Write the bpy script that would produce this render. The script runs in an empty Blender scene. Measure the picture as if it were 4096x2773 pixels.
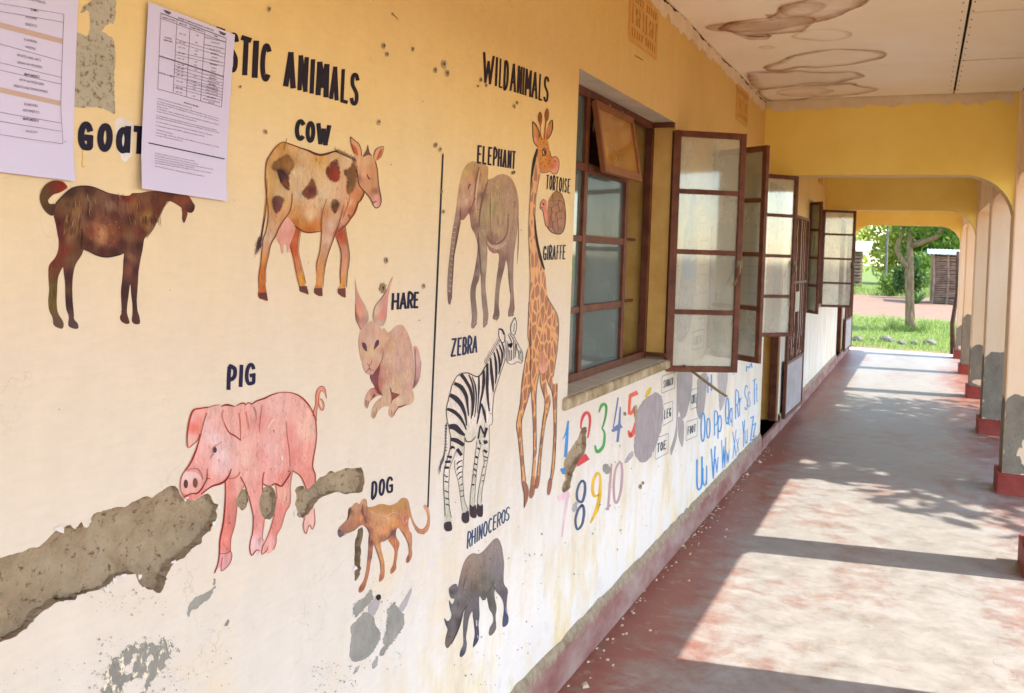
import bpy, bmesh, math, random
import numpy as np
from mathutils import Vector, Matrix
from mathutils.geometry import delaunay_2d_cdt
random.seed(7); RNG = np.random.default_rng(7)
R = math.radians
SC = bpy.context.scene
COL = SC.collection

# ------------------------------------------------------------------ camera
F_PX, YAW, PITCH, ROLL, SHY = 3570.56, R(24.697), R(1.326), R(1.998), -308.5
CAM = np.array([1.2, 0.0, 1.65])
_f = np.array([-math.sin(YAW)*math.cos(PITCH), math.cos(YAW)*math.cos(PITCH), -math.sin(PITCH)])
_r = np.array([math.cos(YAW), math.sin(YAW), 0.0]); _u = np.cross(_r, _f)
RT = _r*math.cos(ROLL)+_u*math.sin(ROLL); UP = -_r*math.sin(ROLL)+_u*math.cos(ROLL); FW = _f
cd = bpy.data.cameras.new('camera'); cam = bpy.data.objects.new('camera', cd); COL.objects.link(cam)
M = Matrix.Identity(4)
for i in range(3):
    M[i][0], M[i][1], M[i][2], M[i][3] = RT[i], UP[i], -FW[i], CAM[i]
cam.matrix_world = M
cd.sensor_width = 36; cd.lens = F_PX/4096*36; cd.shift_y = SHY/4096; cd.clip_end = 600; cd.clip_start = .05
cd.dof.use_dof = True; cd.dof.focus_distance = 2.0; cd.dof.aperture_fstop = 13
SC.camera = cam
# ------------------------------------------------------------------ sky, sun, exposure
SUN_EL, SUN_H = R(52.6), (0.979, 0.205)
w = bpy.data.worlds.new('World'); SC.world = w; w.use_nodes = True
nt = w.node_tree; bg = nt.nodes['Background']; sky = nt.nodes.new('ShaderNodeTexSky')
sky.sky_type = 'NISHITA'; sky.sun_disc = False; sky.sun_elevation = SUN_EL
sky.sun_rotation = math.atan2(SUN_H[0], SUN_H[1]); sky.dust_density = .5
nt.links.new(sky.outputs[0], bg.inputs[0]); bg.inputs[1].default_value = 0.15
sl = bpy.data.lights.new('sun', 'SUN'); so = bpy.data.objects.new('sun', sl); COL.objects.link(so)
sl.energy = 2.0; sl.angle = R(0.53); sl.color = (1, .97, .92)
sdir = Vector((SUN_H[0]*math.cos(SUN_EL), SUN_H[1]*math.cos(SUN_EL), math.sin(SUN_EL)))
so.rotation_euler = sdir.to_track_quat('Z', 'Y').to_euler(); so.location = (12, 6, 15)
vs = SC.view_settings; vs.view_transform = 'Standard'; vs.look = 'None'; vs.gamma = 1; vs.exposure = 2.25
SC.cycles.max_bounces = 8; SC.cycles.diffuse_bounces = 5; SC.cycles.transparent_max_bounces = 16
SC.cycles.sample_clamp_indirect = 6

# ------------------------------------------------------------------ helpers
def s2l(c):
    c = np.asarray(c, float)/255
    return np.where(c <= .04045, c/12.92, ((c+.055)/1.055)**2.4)
def L4(c): return tuple(float(v) for v in s2l(c))+(1.0,)
def rays(P):
    P = np.asarray(P, float).reshape(-1, 2)
    return ((P[:, :1]-2048)/F_PX)*RT - ((P[:, 1:]-1386.5-SHY)/F_PX)*UP + FW
def onX(P, X=0.0):
    d = rays(P); return CAM + d*((X-CAM[0])/d[:, 0])[:, None]
def onY(P, Y):
    d = rays(P); return CAM + d*((Y-CAM[1])/d[:, 1])[:, None]
def onZ(P, Z):
    d = rays(P); return CAM + d*((Z-CAM[2])/d[:, 2])[:, None]
def pts(s): return np.array([[float(v) for v in q.split(',')] for q in s.split()])
class T:                                   # a zoomed crop of the photograph -> full-size pixels
    def __init__(s, x0, y0, k): s.o = np.array([x0, y0], float); s.k = k
    def __call__(s, p):
        p = pts(p) if isinstance(p, str) else np.asarray(p, float).reshape(-1, 2)
        return s.o + p/s.k
NAT = T(0, 0, 1)
def smooth(P, n=4, closed=True):
    P = np.asarray(P, float); N = len(P)
    if N < 3: return P
    out = []
    for i in range(N if closed else N-1):
        if closed: p0, p1, p2, p3 = P[i-1], P[i], P[(i+1) % N], P[(i+2) % N]
        else: p0, p1, p2, p3 = P[max(i-1, 0)], P[i], P[i+1], P[min(i+2, N-1)]
        for j in range(n):
            t = j/n
            out.append(.5*((2*p1)+(-p0+p2)*t+(2*p0-5*p1+4*p2-p3)*t*t+(-p0+3*p1-3*p2+p3)*t**3))
    if not closed: out.append(P[-1])
    return np.array(out)
def ragged(P, amp, step):
    "resample a closed outline at a step and jitter it"
    P = np.asarray(P, float); out = []
    for i in range(len(P)):
        a, b = P[i], P[(i+1) % len(P)]; n = max(1, int(np.hypot(*(b-a))/step))
        for j in range(n): out.append(a+(b-a)*j/n)
    out = np.array(out); return out + RNG.normal(0, amp, out.shape)
def inside(P, poly):
    x, y = P[:, 0], P[:, 1]; r = np.zeros(len(P), bool); n = len(poly)
    for i in range(n):
        x1, y1 = poly[i]; x2, y2 = poly[i-1]
        if y1 == y2: continue
        c = (y1 > y) != (y2 > y)
        r ^= c & (x < (x2-x1)*(y-y1)/(y2-y1)+x1)
    return r
def cdt(loops, extra=None):
    V = []; E = []
    for L in loops:
        b = len(V); n = len(L); V += [Vector((float(p[0]), float(p[1]))) for p in L]
        E += [(b+i, b+(i+1) % n) for i in range(n)]
    if extra is not None: V += [Vector((float(p[0]), float(p[1]))) for p in extra]
    r = delaunay_2d_cdt(V, E, [], 0, 1e-7)
    return np.array([tuple(v) for v in r[0]]), np.array(r[2]) if len(r[2]) else np.zeros((0, 3), int)
def fill(poly, spacing=0, holes=(), clip=()):
    "triangulated flat polygon; holes and clip shapes are left open"
    poly = np.asarray(poly); ex = None; lo, hi = poly.min(0), poly.max(0)
    clip = [c for c in clip if (c.max(0) > lo).all() and (c.min(0) < hi).all()]
    if spacing:
        gx, gy = np.meshgrid(np.arange(lo[0], hi[0], spacing), np.arange(lo[1], hi[1], spacing))
        g = np.stack([gx.ravel(), gy.ravel()], 1)+RNG.uniform(-.3, .3, (gx.size, 2))*spacing
        ex = g[inside(g, poly)]
    v, t = cdt([poly]+list(holes)+list(clip), ex)
    c = v[t].mean(1); k = inside(c, poly)
    for h in list(holes)+list(clip): k &= ~inside(c, np.asarray(h))
    t = t[k]; used = np.unique(t); m = -np.ones(len(v), int); m[used] = np.arange(len(used))
    return v[used], m[t]
def union(polys):
    v, t = cdt(polys); c = v[t].mean(1); k = np.zeros(len(t), bool)
    for p in polys: k |= inside(c, np.asarray(p))
    t = t[k]; used = np.unique(t); m = -np.ones(len(v), int); m[used] = np.arange(len(used))
    return v[used], m[t]
def ribbon(P, wd):
    P = np.asarray(P, float); n = len(P); wd = np.interp(np.linspace(0, 1, n), np.linspace(0, 1, len(np.atleast_1d(wd))), np.atleast_1d(wd))
    t = np.gradient(P, axis=0); t /= np.maximum(np.hypot(t[:, 0], t[:, 1]), 1e-9)[:, None]
    nrm = np.stack([-t[:, 1], t[:, 0]], 1)
    return np.concatenate([P+nrm*wd[:, None]/2, (P-nrm*wd[:, None]/2)[::-1]])
def link(name, me, mat=None, parent=None, **kw):
    o = bpy.data.objects.new(name, me); COL.objects.link(o)
    if mat is not None and me is not None: me.materials.append(mat)
    if parent is not None: o.parent = parent
    for k, v in kw.items(): o[k] = v
    return o
def mesh(name, V, Fs, cols=None, smooth_=False):
    me = bpy.data.meshes.new(name); me.from_pydata([tuple(map(float, v)) for v in V], [], [tuple(int(i) for i in f) for f in Fs])
    if cols is not None:
        a = me.color_attributes.new('Col', 'FLOAT_COLOR', 'POINT'); c = np.ones((len(V), 4)); c[:, :np.shape(cols)[1]] = cols
        a.data.foreach_set('color', c.ravel())
    if smooth_:
        for p in me.polygons: p.use_smooth = True
    return me
class MB:
    "collects boxes, bars and tubes into one mesh"
    def __init__(s): s.V = []; s.F = []
    def add(s, V, F):
        b = len(s.V); s.V += [tuple(map(float, v)) for v in V]; s.F += [tuple(b+i for i in f) for f in F]
    def box(s, a, b):
        (x0, y0, z0), (x1, y1, z1) = a, b
        s.add([(x0, y0, z0), (x1, y0, z0), (x1, y1, z0), (x0, y1, z0), (x0, y0, z1), (x1, y0, z1), (x1, y1, z1), (x0, y1, z1)],
              [(0, 3, 2, 1), (4, 5, 6, 7), (0, 1, 5, 4), (1, 2, 6, 5), (2, 3, 7, 6), (3, 0, 4, 7)]); return s
    def bar(s, p, q, a, b=None, up=(0, 0, 1)):
        p, q = Vector(p), Vector(q); d = (q-p).normalized(); u = Vector(up)
        if abs(d.dot(u)) > .95: u = Vector((0, 1, 0))
        x = d.cross(u).normalized()*(a/2); y = x.cross(d).normalized()*((b or a)/2)
        s.add([p-x-y, p+x-y, p+x+y, p-x+y, q-x-y, q+x-y, q+x+y, q-x+y],
              [(0, 3, 2, 1), (4, 5, 6, 7), (0, 1, 5, 4), (1, 2, 6, 5), (2, 3, 7, 6), (3, 0, 4, 7)]); return s
    def tube(s, P, r, n=8):
        P = [Vector(p) for p in P]; rr = np.interp(np.linspace(0, 1, len(P)), np.linspace(0, 1, len(np.atleast_1d(r))), np.atleast_1d(r)); V = []
        for i, p in enumerate(P):
            d = (P[min(i+1, len(P)-1)]-P[max(i-1, 0)]).normalized(); u = Vector((0, 0, 1)) if abs(d.z) < .9 else Vector((1, 0, 0))
            x = d.cross(u).normalized(); y = x.cross(d)
            V += [p+(x*math.cos(6.2832*k/n)+y*math.sin(6.2832*k/n))*rr[i] for k in range(n)]
        Fs = [(i*n+k, i*n+(k+1) % n, (i+1)*n+(k+1) % n, (i+1)*n+k) for i in range(len(P)-1) for k in range(n)]
        Fs += [tuple(range(n))[::-1], tuple((len(P)-1)*n+k for k in range(n))]
        s.add(V, Fs); return s
    def build(s, name, mat, parent=None, sm=False, bevel=0, **kw):
        o = link(name, mesh(name, s.V, s.F, smooth_=sm), mat, parent, **kw)
        if bevel:
            b = o.modifiers.new('bevel', 'BEVEL'); b.width = bevel; b.segments = 2; b.limit_method = 'ANGLE'
        return o
def thing(name, label, cat, loc=(0, 0, 0), group=None):
    o = bpy.data.objects.new(name, None); COL.objects.link(o); o.location = loc; o.empty_display_size = .2
    o['label'] = label; o['category'] = cat; o['kind'] = 'thing'
    if group: o['group'] = group
    return o
def tag(o, label, cat, group=None):
    o['label'] = label; o['category'] = cat; o['kind'] = 'thing'
    if group: o['group'] = group
    return o

# ------------------------------------------------------------------ materials
class N:
    def __init__(s, name):
        s.m = bpy.data.materials.new(name); s.m.use_nodes = True; s.t = s.m.node_tree; s.t.nodes.clear()
        s.out = s.n('ShaderNodeOutputMaterial')
    def n(s, k, **kw):
        x = s.t.nodes.new(k)
        for a, b in kw.items(): setattr(x, a, b)
        return x
    def set(s, sock, v):
        if isinstance(v, bpy.types.NodeSocket): s.t.links.new(v, sock)
        else: sock.default_value = v
    def coord(s, scale=(1, 1, 1), kind='Object'):
        tc = s.n('ShaderNodeTexCoord'); mp = s.n('ShaderNodeMapping'); s.t.links.new(tc.outputs[kind], mp.inputs[0]); mp.inputs['Scale'].default_value = scale
        return mp.outputs[0]
    def noise(s, scale, detail=4, rough=.55, vec=None, dist=0):
        x = s.n('ShaderNodeTexNoise'); x.inputs['Scale'].default_value = scale; x.inputs['Detail'].default_value = detail
        x.inputs['Roughness'].default_value = rough; x.inputs['Distortion'].default_value = dist
        s.t.links.new(vec if vec is not None else s.coord(), x.inputs['Vector']); return x.outputs['Fac']
    def ramp(s, v, stops):
        x = s.n('ShaderNodeValToRGB'); s.t.links.new(v, x.inputs[0]); e = x.color_ramp.elements
        while len(e) < len(stops): e.new(.5)
        for el, (p, c) in zip(e, stops): el.position = p; el.color = c if len(c) == 4 else tuple(c)+(1,)
        return x.outputs[0]
    def mix(s, f, a, b, mode='MIX'):
        x = s.n('ShaderNodeMix'); x.data_type = 'RGBA'; x.blend_type = mode; s.set(x.inputs[0], f); s.set(x.inputs[6], a); s.set(x.inputs[7], b); return x.outputs[2]
    def math(s, op, a, b=0.0, clamp=False):
        x = s.n('ShaderNodeMath', operation=op); x.use_clamp = clamp; s.set(x.inputs[0], a); s.set(x.inputs[1], b); return x.outputs[0]
    def maprange(s, v, a, b, c=0, d=1):
        x = s.n('ShaderNodeMapRange'); s.set(x.inputs[0], v); x.inputs[1].default_value = a; x.inputs[2].default_value = b; x.inputs[3].default_value = c; x.inputs[4].default_value = d; return x.outputs[0]
    def axis(s, k):
        tc = s.n('ShaderNodeTexCoord'); sp = s.n('ShaderNodeSeparateXYZ'); s.t.links.new(tc.outputs['Object'], sp.inputs[0]); return sp.outputs[k]
    def bump(s, h, st=.3, dist=.01):
        x = s.n('ShaderNodeBump'); x.inputs['Strength'].default_value = st; x.inputs['Distance'].default_value = dist; s.t.links.new(h, x.inputs['Height']); return x.outputs[0]
    def bsdf(s, col, rough=.8, bump=None, spec=.3, metal=0, done=True):
        b = s.n('ShaderNodeBsdfPrincipled'); s.set(b.inputs['Base Color'], col); s.set(b.inputs['Roughness'], rough)
        b.inputs['Specular IOR Level'].default_value = spec; b.inputs['Metallic'].default_value = metal
        if bump is not None: s.t.links.new(bump, b.inputs['Normal'])
        if done: s.t.links.new(b.outputs[0], s.out.inputs[0])
        return b.outputs[0]
def C(r, g, b): return L4((r, g, b))
def simple(name, c, c2=None, scale=8, rough=.8, bump=.2, spec=.3, stretch=(1, 1, 1), lo=.35, hi=.65, dist=.004):
    m = N(name); v = m.coord(stretch); f = m.noise(scale, 6, .6, v)
    m.bsdf(m.ramp(f, [(lo, L4(c)), (hi, L4(c2 or c))]), rough, m.bump(m.noise(scale*6, 4, .6, v), bump, dist), spec); return m.m

def mat_wall():
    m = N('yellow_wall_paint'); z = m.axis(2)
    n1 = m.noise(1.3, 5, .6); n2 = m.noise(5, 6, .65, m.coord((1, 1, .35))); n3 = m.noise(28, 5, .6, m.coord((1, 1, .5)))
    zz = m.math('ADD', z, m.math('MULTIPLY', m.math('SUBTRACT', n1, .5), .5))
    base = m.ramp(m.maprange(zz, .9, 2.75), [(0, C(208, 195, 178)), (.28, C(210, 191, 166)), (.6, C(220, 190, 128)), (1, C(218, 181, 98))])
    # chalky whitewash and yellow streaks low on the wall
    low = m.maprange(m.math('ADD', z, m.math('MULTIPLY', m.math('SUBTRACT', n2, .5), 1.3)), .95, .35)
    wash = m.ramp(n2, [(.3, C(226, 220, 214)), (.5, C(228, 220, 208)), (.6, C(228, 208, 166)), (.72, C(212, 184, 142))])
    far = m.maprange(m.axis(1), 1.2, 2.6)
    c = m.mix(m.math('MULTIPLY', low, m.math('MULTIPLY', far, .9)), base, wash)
    # faint brown stains and grey scuffs
    st = m.ramp(n3, [(.66, (0, 0, 0, 1)), (.78, (1, 1, 1, 1))]); st2 = m.ramp(m.noise(3.1, 3), [(.5, (0, 0, 0, 1)), (.7, (1, 1, 1, 1))])
    lowd = m.maprange(z, 1.5, .3, .12, .8)
    c = m.mix(m.math('MULTIPLY', m.math('MULTIPLY', st, st2), lowd), c, C(170, 140, 110))
    sp = m.ramp(m.noise(70, 3, .7, m.coord((1, 1, .6))), [(.70, (0, 0, 0, 1)), (.76, (1, 1, 1, 1))])
    c = m.mix(m.math('MULTIPLY', m.math('MULTIPLY', sp, st2), m.maprange(z, 1.2, .4, 0, .75)), c, C(120, 112, 98))
    # brush mottling, hairline cracks, yellow drips
    mott = m.math('ADD', m.maprange(m.noise(9, 6, .7, m.coord((1, 1.6, .7))), .3, .7, -.035, .035), m.maprange(m.noise(55, 4, .65, m.coord((1, .35, 1.4))), .3, .7, -.03, .03))
    vm = m.n('ShaderNodeVectorMath', operation='SCALE'); m.t.links.new(c, vm.inputs[0]); m.t.links.new(m.math('ADD', mott, 1.0), vm.inputs['Scale']); c = vm.outputs[0]
    vo = m.n('ShaderNodeTexVoronoi', feature='DISTANCE_TO_EDGE'); vo.inputs['Scale'].default_value = 1.7; dv = m.n('ShaderNodeVectorMath', operation='ADD'); nz = m.n('ShaderNodeTexNoise'); nz.inputs['Scale'].default_value = 4; nz.inputs['Detail'].default_value = 6
    m.t.links.new(m.coord(), nz.inputs['Vector']); m.t.links.new(m.coord(), dv.inputs[0]); m.t.links.new(nz.outputs['Color'], dv.inputs[1]); m.t.links.new(dv.outputs[0], vo.inputs['Vector'])
    ck_ = m.math('MULTIPLY', m.ramp(vo.outputs[0], [(.0, (1, 1, 1, 1)), (.004, (0, 0, 0, 1))]), m.ramp(m.noise(1.9, 3), [(.52, (0, 0, 0, 1)), (.62, (1, 1, 1, 1))]))
    c = m.mix(m.math('MULTIPLY', ck_, .35), c, C(150, 118, 84))
    yd = m.math('MULTIPLY', m.ramp(m.noise(3.4, 5, .65), [(.55, (0, 0, 0, 1)), (.72, (1, 1, 1, 1))]), m.maprange(z, 1.2, .7, .0, .45))
    c = m.mix(yd, c, C(226, 190, 122))
    gr_ = m.math('MULTIPLY', m.ramp(m.noise(6.5, 8, .75, m.coord((1, 1, .55))), [(.56, (0, 0, 0, 1)), (.68, (1, 1, 1, 1))]), m.maprange(z, .95, .25, .0, .4))
    c = m.mix(gr_, c, C(176, 168, 156))
    h = m.math('ADD', m.math('MULTIPLY', m.noise(3, 4), 1.2), m.math('ADD', m.math('MULTIPLY', n3, .25), m.math('MULTIPLY', m.noise(160, 2), .05)))
    m.bsdf(c, m.ramp(n2, [(.3, (.5,)*3), (.7, (.72,)*3)]), m.bump(h, .35, .012), .3); return m.m
def mat_mural(soft=False):
    m = N('mural_paint_soft' if soft else 'mural_paint'); a = m.n('ShaderNodeAttribute'); a.attribute_name = 'Col'
    v = m.coord((1, 1, .18)); n = m.noise(90, 4, .6, v); n2 = m.noise(22, 5, .6, m.coord((1, 1, .5)))
    k = m.math('ADD', m.maprange(n, .2, .8, .70, .92), m.maprange(n2, .3, .7, -.12, .12))
    x = m.n('ShaderNodeVectorMath', operation='SCALE'); m.t.links.new(a.outputs['Color'], x.inputs[0]); m.t.links.new(k, x.inputs['Scale'])
    chip = m.ramp(m.noise(130, 3, .7, m.coord((1, 1, .7))), [(.735, (0, 0, 0, 1)), (.76, (1, 1, 1, 1))])
    c = m.mix(m.math('MULTIPLY', chip, .55), x.outputs[0], C(228, 205, 180))
    h = m.math('ADD', n, m.math('MULTIPLY', m.noise(3, 4), 1.0)); d = m.bsdf(c, .6, m.bump(h, .3, .004), .16, done=not soft)
    if soft:                               # brushed-out edges of a paint spot
        t = m.n('ShaderNodeBsdfTransparent'); x = m.n('ShaderNodeMixShader'); f = m.math('ADD', a.outputs['Alpha'], m.maprange(m.noise(70, 4, .7, m.coord((1, 1, .4))), .3, .7, -.38, .38), True)
        m.t.links.new(m.math('MULTIPLY', f, m.math('MULTIPLY', a.outputs['Alpha'], 3.0, True), True), x.inputs[0]); m.t.links.new(t.outputs[0], x.inputs[1]); m.t.links.new(d, x.inputs[2]); m.t.links.new(x.outputs[0], m.out.inputs[0])
    return m.m
def mat_giraffe(): 
    m = N('giraffe_paint'); z = m.axis(2)
    v = m.coord((1, 20, 13)); vo = m.n('ShaderNodeTexVoronoi', feature='DISTANCE_TO_EDGE'); m.t.links.new(v, vo.inputs['Vector']); vo.inputs['Scale'].default_value = 1.5; vo.inputs['Randomness'].default_value = .75
    f = m.ramp(vo.outputs[0], [(.07, (0, 0, 0, 1)), (.13, (1, 1, 1, 1))]); n = m.noise(60, 4, .6, m.coord((1, 1, .2)))
    spot = m.ramp(n, [(.3, C(138, 82, 50)), (.7, C(166, 104, 66))]); base = m.ramp(n, [(.3, C(200, 134, 74)), (.7, C(212, 154, 98))])
    fade = m.maprange(z, .35, .95, .25, 1)
    m.bsdf(m.mix(m.math('MULTIPLY', f, fade), base, spot), .45, m.bump(n, .2, .003), .4); return m.m
def mat_mortar():
    m = N('exposed_mortar'); n = m.noise(14, 8, .7); p = m.noise(62, 6, .75)
    c = m.ramp(n, [(.28, C(160, 138, 108)), (.5, C(186, 162, 130)), (.72, C(200, 178, 146))])
    c = m.mix(m.ramp(p, [(.35, (1, 1, 1, 1)), (.43, (0, 0, 0, 1))]), c, C(112, 90, 64))  # dark pits in the colour stand in for shade in the relief
    c = m.mix(m.ramp(m.noise(33, 2), [(.74, (0, 0, 0, 1)), (.77, (1, 1, 1, 1))]), c, C(170, 112, 52))
    m.bsdf(c, .95, m.bump(m.math('ADD', p, m.math('MULTIPLY', n, 1.5)), 1.0, .012), .1); return m.m
def mat_floor():
    m = N('red_cement_floor'); x = m.axis(0)
    n = m.noise(.9, 7, .66, m.coord((1, .6, 1)), .3); n2 = m.noise(6, 9, .72, m.coord((1, 1.15, 1)), .25); n3 = m.noise(45, 5, .7)
    worn = m.math('ADD', m.maprange(x, 0.1, .5, -.32, .30), m.math('ADD', m.maprange(x, 1.35, 1.9, 0, -.34), m.math('ADD', m.math('MULTIPLY', m.math('SUBTRACT', n, .5), 1.5), m.math('MULTIPLY', m.math('SUBTRACT', n2, .5), .9))))  # walkway wear; red kept to the shaded strip, sunlit floor painted paler
    f = m.maprange(worn, -.22, .26)
    red = m.ramp(n2, [(.3, C(128, 64, 48)), (.5, C(140, 82, 64)), (.68, C(132, 98, 78))]); grey = m.ramp(n2, [(.3, C(122, 116, 106)), (.5, C(144, 138, 128)), (.7, C(158, 152, 144))])
    c = m.mix(f, red, grey)
    c = m.mix(m.math('MULTIPLY', m.ramp(m.noise(11, 6, .7, m.coord((1, 1.2, 1))), [(.56, (0, 0, 0, 1)), (.7, (1, 1, 1, 1))]), .5), c, C(178, 160, 140))
    c = m.mix(m.math('MULTIPLY', m.ramp(n3, [(.7, (0, 0, 0, 1)), (.8, (1, 1, 1, 1))]), .4), c, C(90, 80, 64))
    vo = m.n('ShaderNodeTexVoronoi', feature='DISTANCE_TO_EDGE'); vo.inputs['Scale'].default_value = .9; dv = m.n('ShaderNodeVectorMath', operation='ADD'); nz = m.n('ShaderNodeTexNoise'); nz.inputs['Scale'].default_value = 3; nz.inputs['Detail'].default_value = 6
    m.t.links.new(m.coord(), nz.inputs['Vector']); m.t.links.new(m.coord(), dv.inputs[0]); m.t.links.new(nz.outputs['Color'], dv.inputs[1]); m.t.links.new(dv.outputs[0], vo.inputs['Vector'])
    c = m.mix(m.math('MULTIPLY', m.ramp(vo.outputs[0], [(.0, (1, 1, 1, 1)), (.006, (0, 0, 0, 1))]), m.ramp(m.noise(1.3, 3), [(.5, (0, 0, 0, .0)), (.6, (.6, .6, .6, 1))])), c, C(84, 66, 54))
    m.bsdf(c, m.ramp(n2, [(.3, (.34,)*3), (.7, (.55,)*3)]), m.bump(m.math('ADD', n2, m.math('MULTIPLY', n3, .3)), .15, .006), .45); return m.m
def mat_glass(name, dust_refl, tint, lo=.12, hi=.5):
    m = N(name); n = m.noise(5, 6, .65, m.coord((1, 1, .6))); z = m.n('ShaderNodeBsdfTransparent'); z.inputs[0].default_value = tint
    d = m.n('ShaderNodeBsdfDiffuse'); d.inputs[0].default_value = dust_refl
    mx = m.n('ShaderNodeMixShader'); m.t.links.new(m.maprange(n, .3, .7, lo, hi), mx.inputs[0]); m.t.links.new(z.outputs[0], mx.inputs[1]); m.t.links.new(d.outputs[0], mx.inputs[2])
    g = m.n('ShaderNodeBsdfGlossy'); g.inputs['Roughness'].default_value = .05; fr = m.n('ShaderNodeFresnel'); fr.inputs[0].default_value = 1.5
    m2 = m.n('ShaderNodeMixShader'); m.t.links.new(m.maprange(fr.outputs[0], 0, 1, .05, .9), m2.inputs[0]); m.t.links.new(mx.outputs[0], m2.inputs[1]); m.t.links.new(g.outputs[0], m2.inputs[2])
    m.t.links.new(m2.outputs[0], m.out.inputs[0]); return m.m
def mat_leaf(name, a, b, tr=.35):
    m = N(name); oi = m.n('ShaderNodeNewGeometry'); c = m.ramp(oi.outputs['Random Per Island'], [(0, L4(a)), (1, L4(b))])
    d = m.bsdf(c, .6, None, .3, done=False); t = m.n('ShaderNodeBsdfTranslucent'); m.set(t.inputs[0], c)
    x = m.n('ShaderNodeMixShader'); x.inputs[0].default_value = tr; m.t.links.new(d, x.inputs[1]); m.t.links.new(t.outputs[0], x.inputs[2]); m.t.links.new(x.outputs[0], m.out.inputs[0]); return m.m
def mat_attr(name, rough=.8):
    m = N(name); a = m.n('ShaderNodeAttribute'); a.attribute_name = 'Col'; m.bsdf(a.outputs['Color'], rough, None, .2); return m.m
def mat_stain():
    m = N('water_stain'); a = m.n('ShaderNodeAttribute'); a.attribute_name = 'Col'
    n = m.noise(9, 6, .7); d = m.bsdf(m.mix(m.maprange(n, .35, .65), C(146, 88, 24), C(186, 132, 62)), .9, None, .1, done=False)
    t = m.n('ShaderNodeBsdfTransparent'); x = m.n('ShaderNodeMixShader')
    m.t.links.new(m.math('MULTIPLY', a.outputs['Alpha'], m.maprange(m.noise(5, 5, .7), .3, .7, .25, 1.1), True), x.inputs[0]); m.t.links.new(t.outputs[0], x.inputs[1]); m.t.links.new(d, x.inputs[2]); m.t.links.new(x.outputs[0], m.out.inputs[0]); return m.m
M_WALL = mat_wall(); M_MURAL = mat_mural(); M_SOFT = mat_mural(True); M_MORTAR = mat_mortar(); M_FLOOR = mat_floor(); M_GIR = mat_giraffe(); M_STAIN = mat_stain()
M_OCHRE = simple('ochre_beam_paint', (250, 222, 118), (244, 212, 102), 2.5, .6, .25, .35)
M_CREAM = simple('cream_column_paint', (246, 218, 184), (238, 198, 142), 2.4, .7, .3, .3, (1, 1, .4), .42, .72)
M_CEIL = simple('ceiling_board_paint', (250, 238, 216), (244, 228, 196), 1.6, .85, .15, .2)
M_WASH = simple('ragged_whitewash', (230, 214, 186), (222, 200, 160), 9, .85, .3, .2)
M_CEMENT = simple('grey_cement_patch', (150, 142, 124), (172, 162, 146), 6, .9, .35, .2)
M_SMOOTHC = simple('smooth_repair_cement', (156, 146, 142), (174, 162, 158), 5, .8, .2, .25)
def mat_speck(name, a, b_, c_, s, lo, hi, st=1):
    m = N(name); n = m.noise(s, 5, .75, m.coord((1, 1, st))); g_ = m.noise(7, 5, .6)
    m.bsdf(m.mix(m.ramp(n, [(lo, (0, 0, 0, 1)), (hi, (1, 1, 1, 1))]), m.ramp(g_, [(.35, L4(a)), (.65, L4(b_))]), L4(c_)), .9, m.bump(n, .5, .003), .2); return m.m
M_RAW = mat_speck('raw_speckled_cement', (160, 152, 130), (176, 166, 144), (116, 98, 66), 95, .52, .62)
M_CHIPPED = mat_speck('half_flaked_paint', (132, 126, 114), (148, 141, 128), (226, 210, 182), 60, .54, .58, .6)
M_COLC = mat_speck('bare_column_cement', (128, 118, 102), (150, 140, 122), (104, 94, 78), 60, .55, .7)
M_FLAKE = simple('flaked_grey_undercoat', (132, 127, 116), (152, 146, 134), 18, .9, .4, .2)
M_BROWN = simple('brown_steel_paint', (86, 46, 30), (112, 66, 44), 14, .55, .3, .25)
M_ORANGEB = simple('rusty_steel_paint', (120, 70, 36), (142, 88, 48), 16, .55, .3, .4)
M_REDP = simple('red_plinth_paint', (142, 52, 42), (160, 74, 60), 10, .65, .35, .35)
M_DARK = simple('dark_void', (34, 26, 20), (46, 34, 24), 6, .9)
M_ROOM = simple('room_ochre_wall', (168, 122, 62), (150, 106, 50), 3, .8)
M_REVEAL = simple('window_reveal_paint', (222, 186, 112), (204, 160, 84), 6, .8, .3)
M_SOFFIT = simple('lintel_soffit_cement', (196, 186, 166), (180, 168, 146), 6, .85, .3)
M_SILL = simple('weathered_cement_sill', (136, 116, 82), (178, 160, 130), 11, .9, .6, .15, lo=.4, hi=.62)
M_PAPER = simple('printed_paper', (204, 196, 216), (198, 190, 212), 3, .7, .06, .3)
M_INK = simple('printer_ink', (62, 56, 60), None, 5, .7, 0)
M_BAND = simple('brown_table_band', (186, 158, 142), None, 5, .7, 0)
M_GLASS = mat_glass('dusty_window_glass', C(206, 208, 190), (.94, .97, .95, 1), .2, .48)
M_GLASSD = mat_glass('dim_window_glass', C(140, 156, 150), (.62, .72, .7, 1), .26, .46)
M_AMBER_REFL = mat_glass('amber_reflection_glass', C(206, 150, 70), (.8, .66, .4, 1), .5, .75)  # reflection of the yellow ceiling painted into the hopper glass colour
M_STAY = simple('brass_stay', (122, 98, 52), (96, 72, 40), 20, .4, .2, .5)
M_BARK = simple('tree_bark', (120, 96, 70), (162, 136, 106), 6, .95, .8, .1, (3, 3, .6), dist=.03)
M_TIN = simple('corrugated_tin', (196, 200, 204), (170, 172, 174), 3, .4, .1, .5)
M_STICK = simple('weathered_sticks', (122, 96, 76), (156, 130, 108), 5, .95)
M_MUD = simple('mud_wall', (70, 50, 40), (88, 64, 50), 6, .95, .5)
M_STONE = simple('yard_stone', (104, 98, 90), (134, 128, 120), 5, .9, .4)

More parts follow.
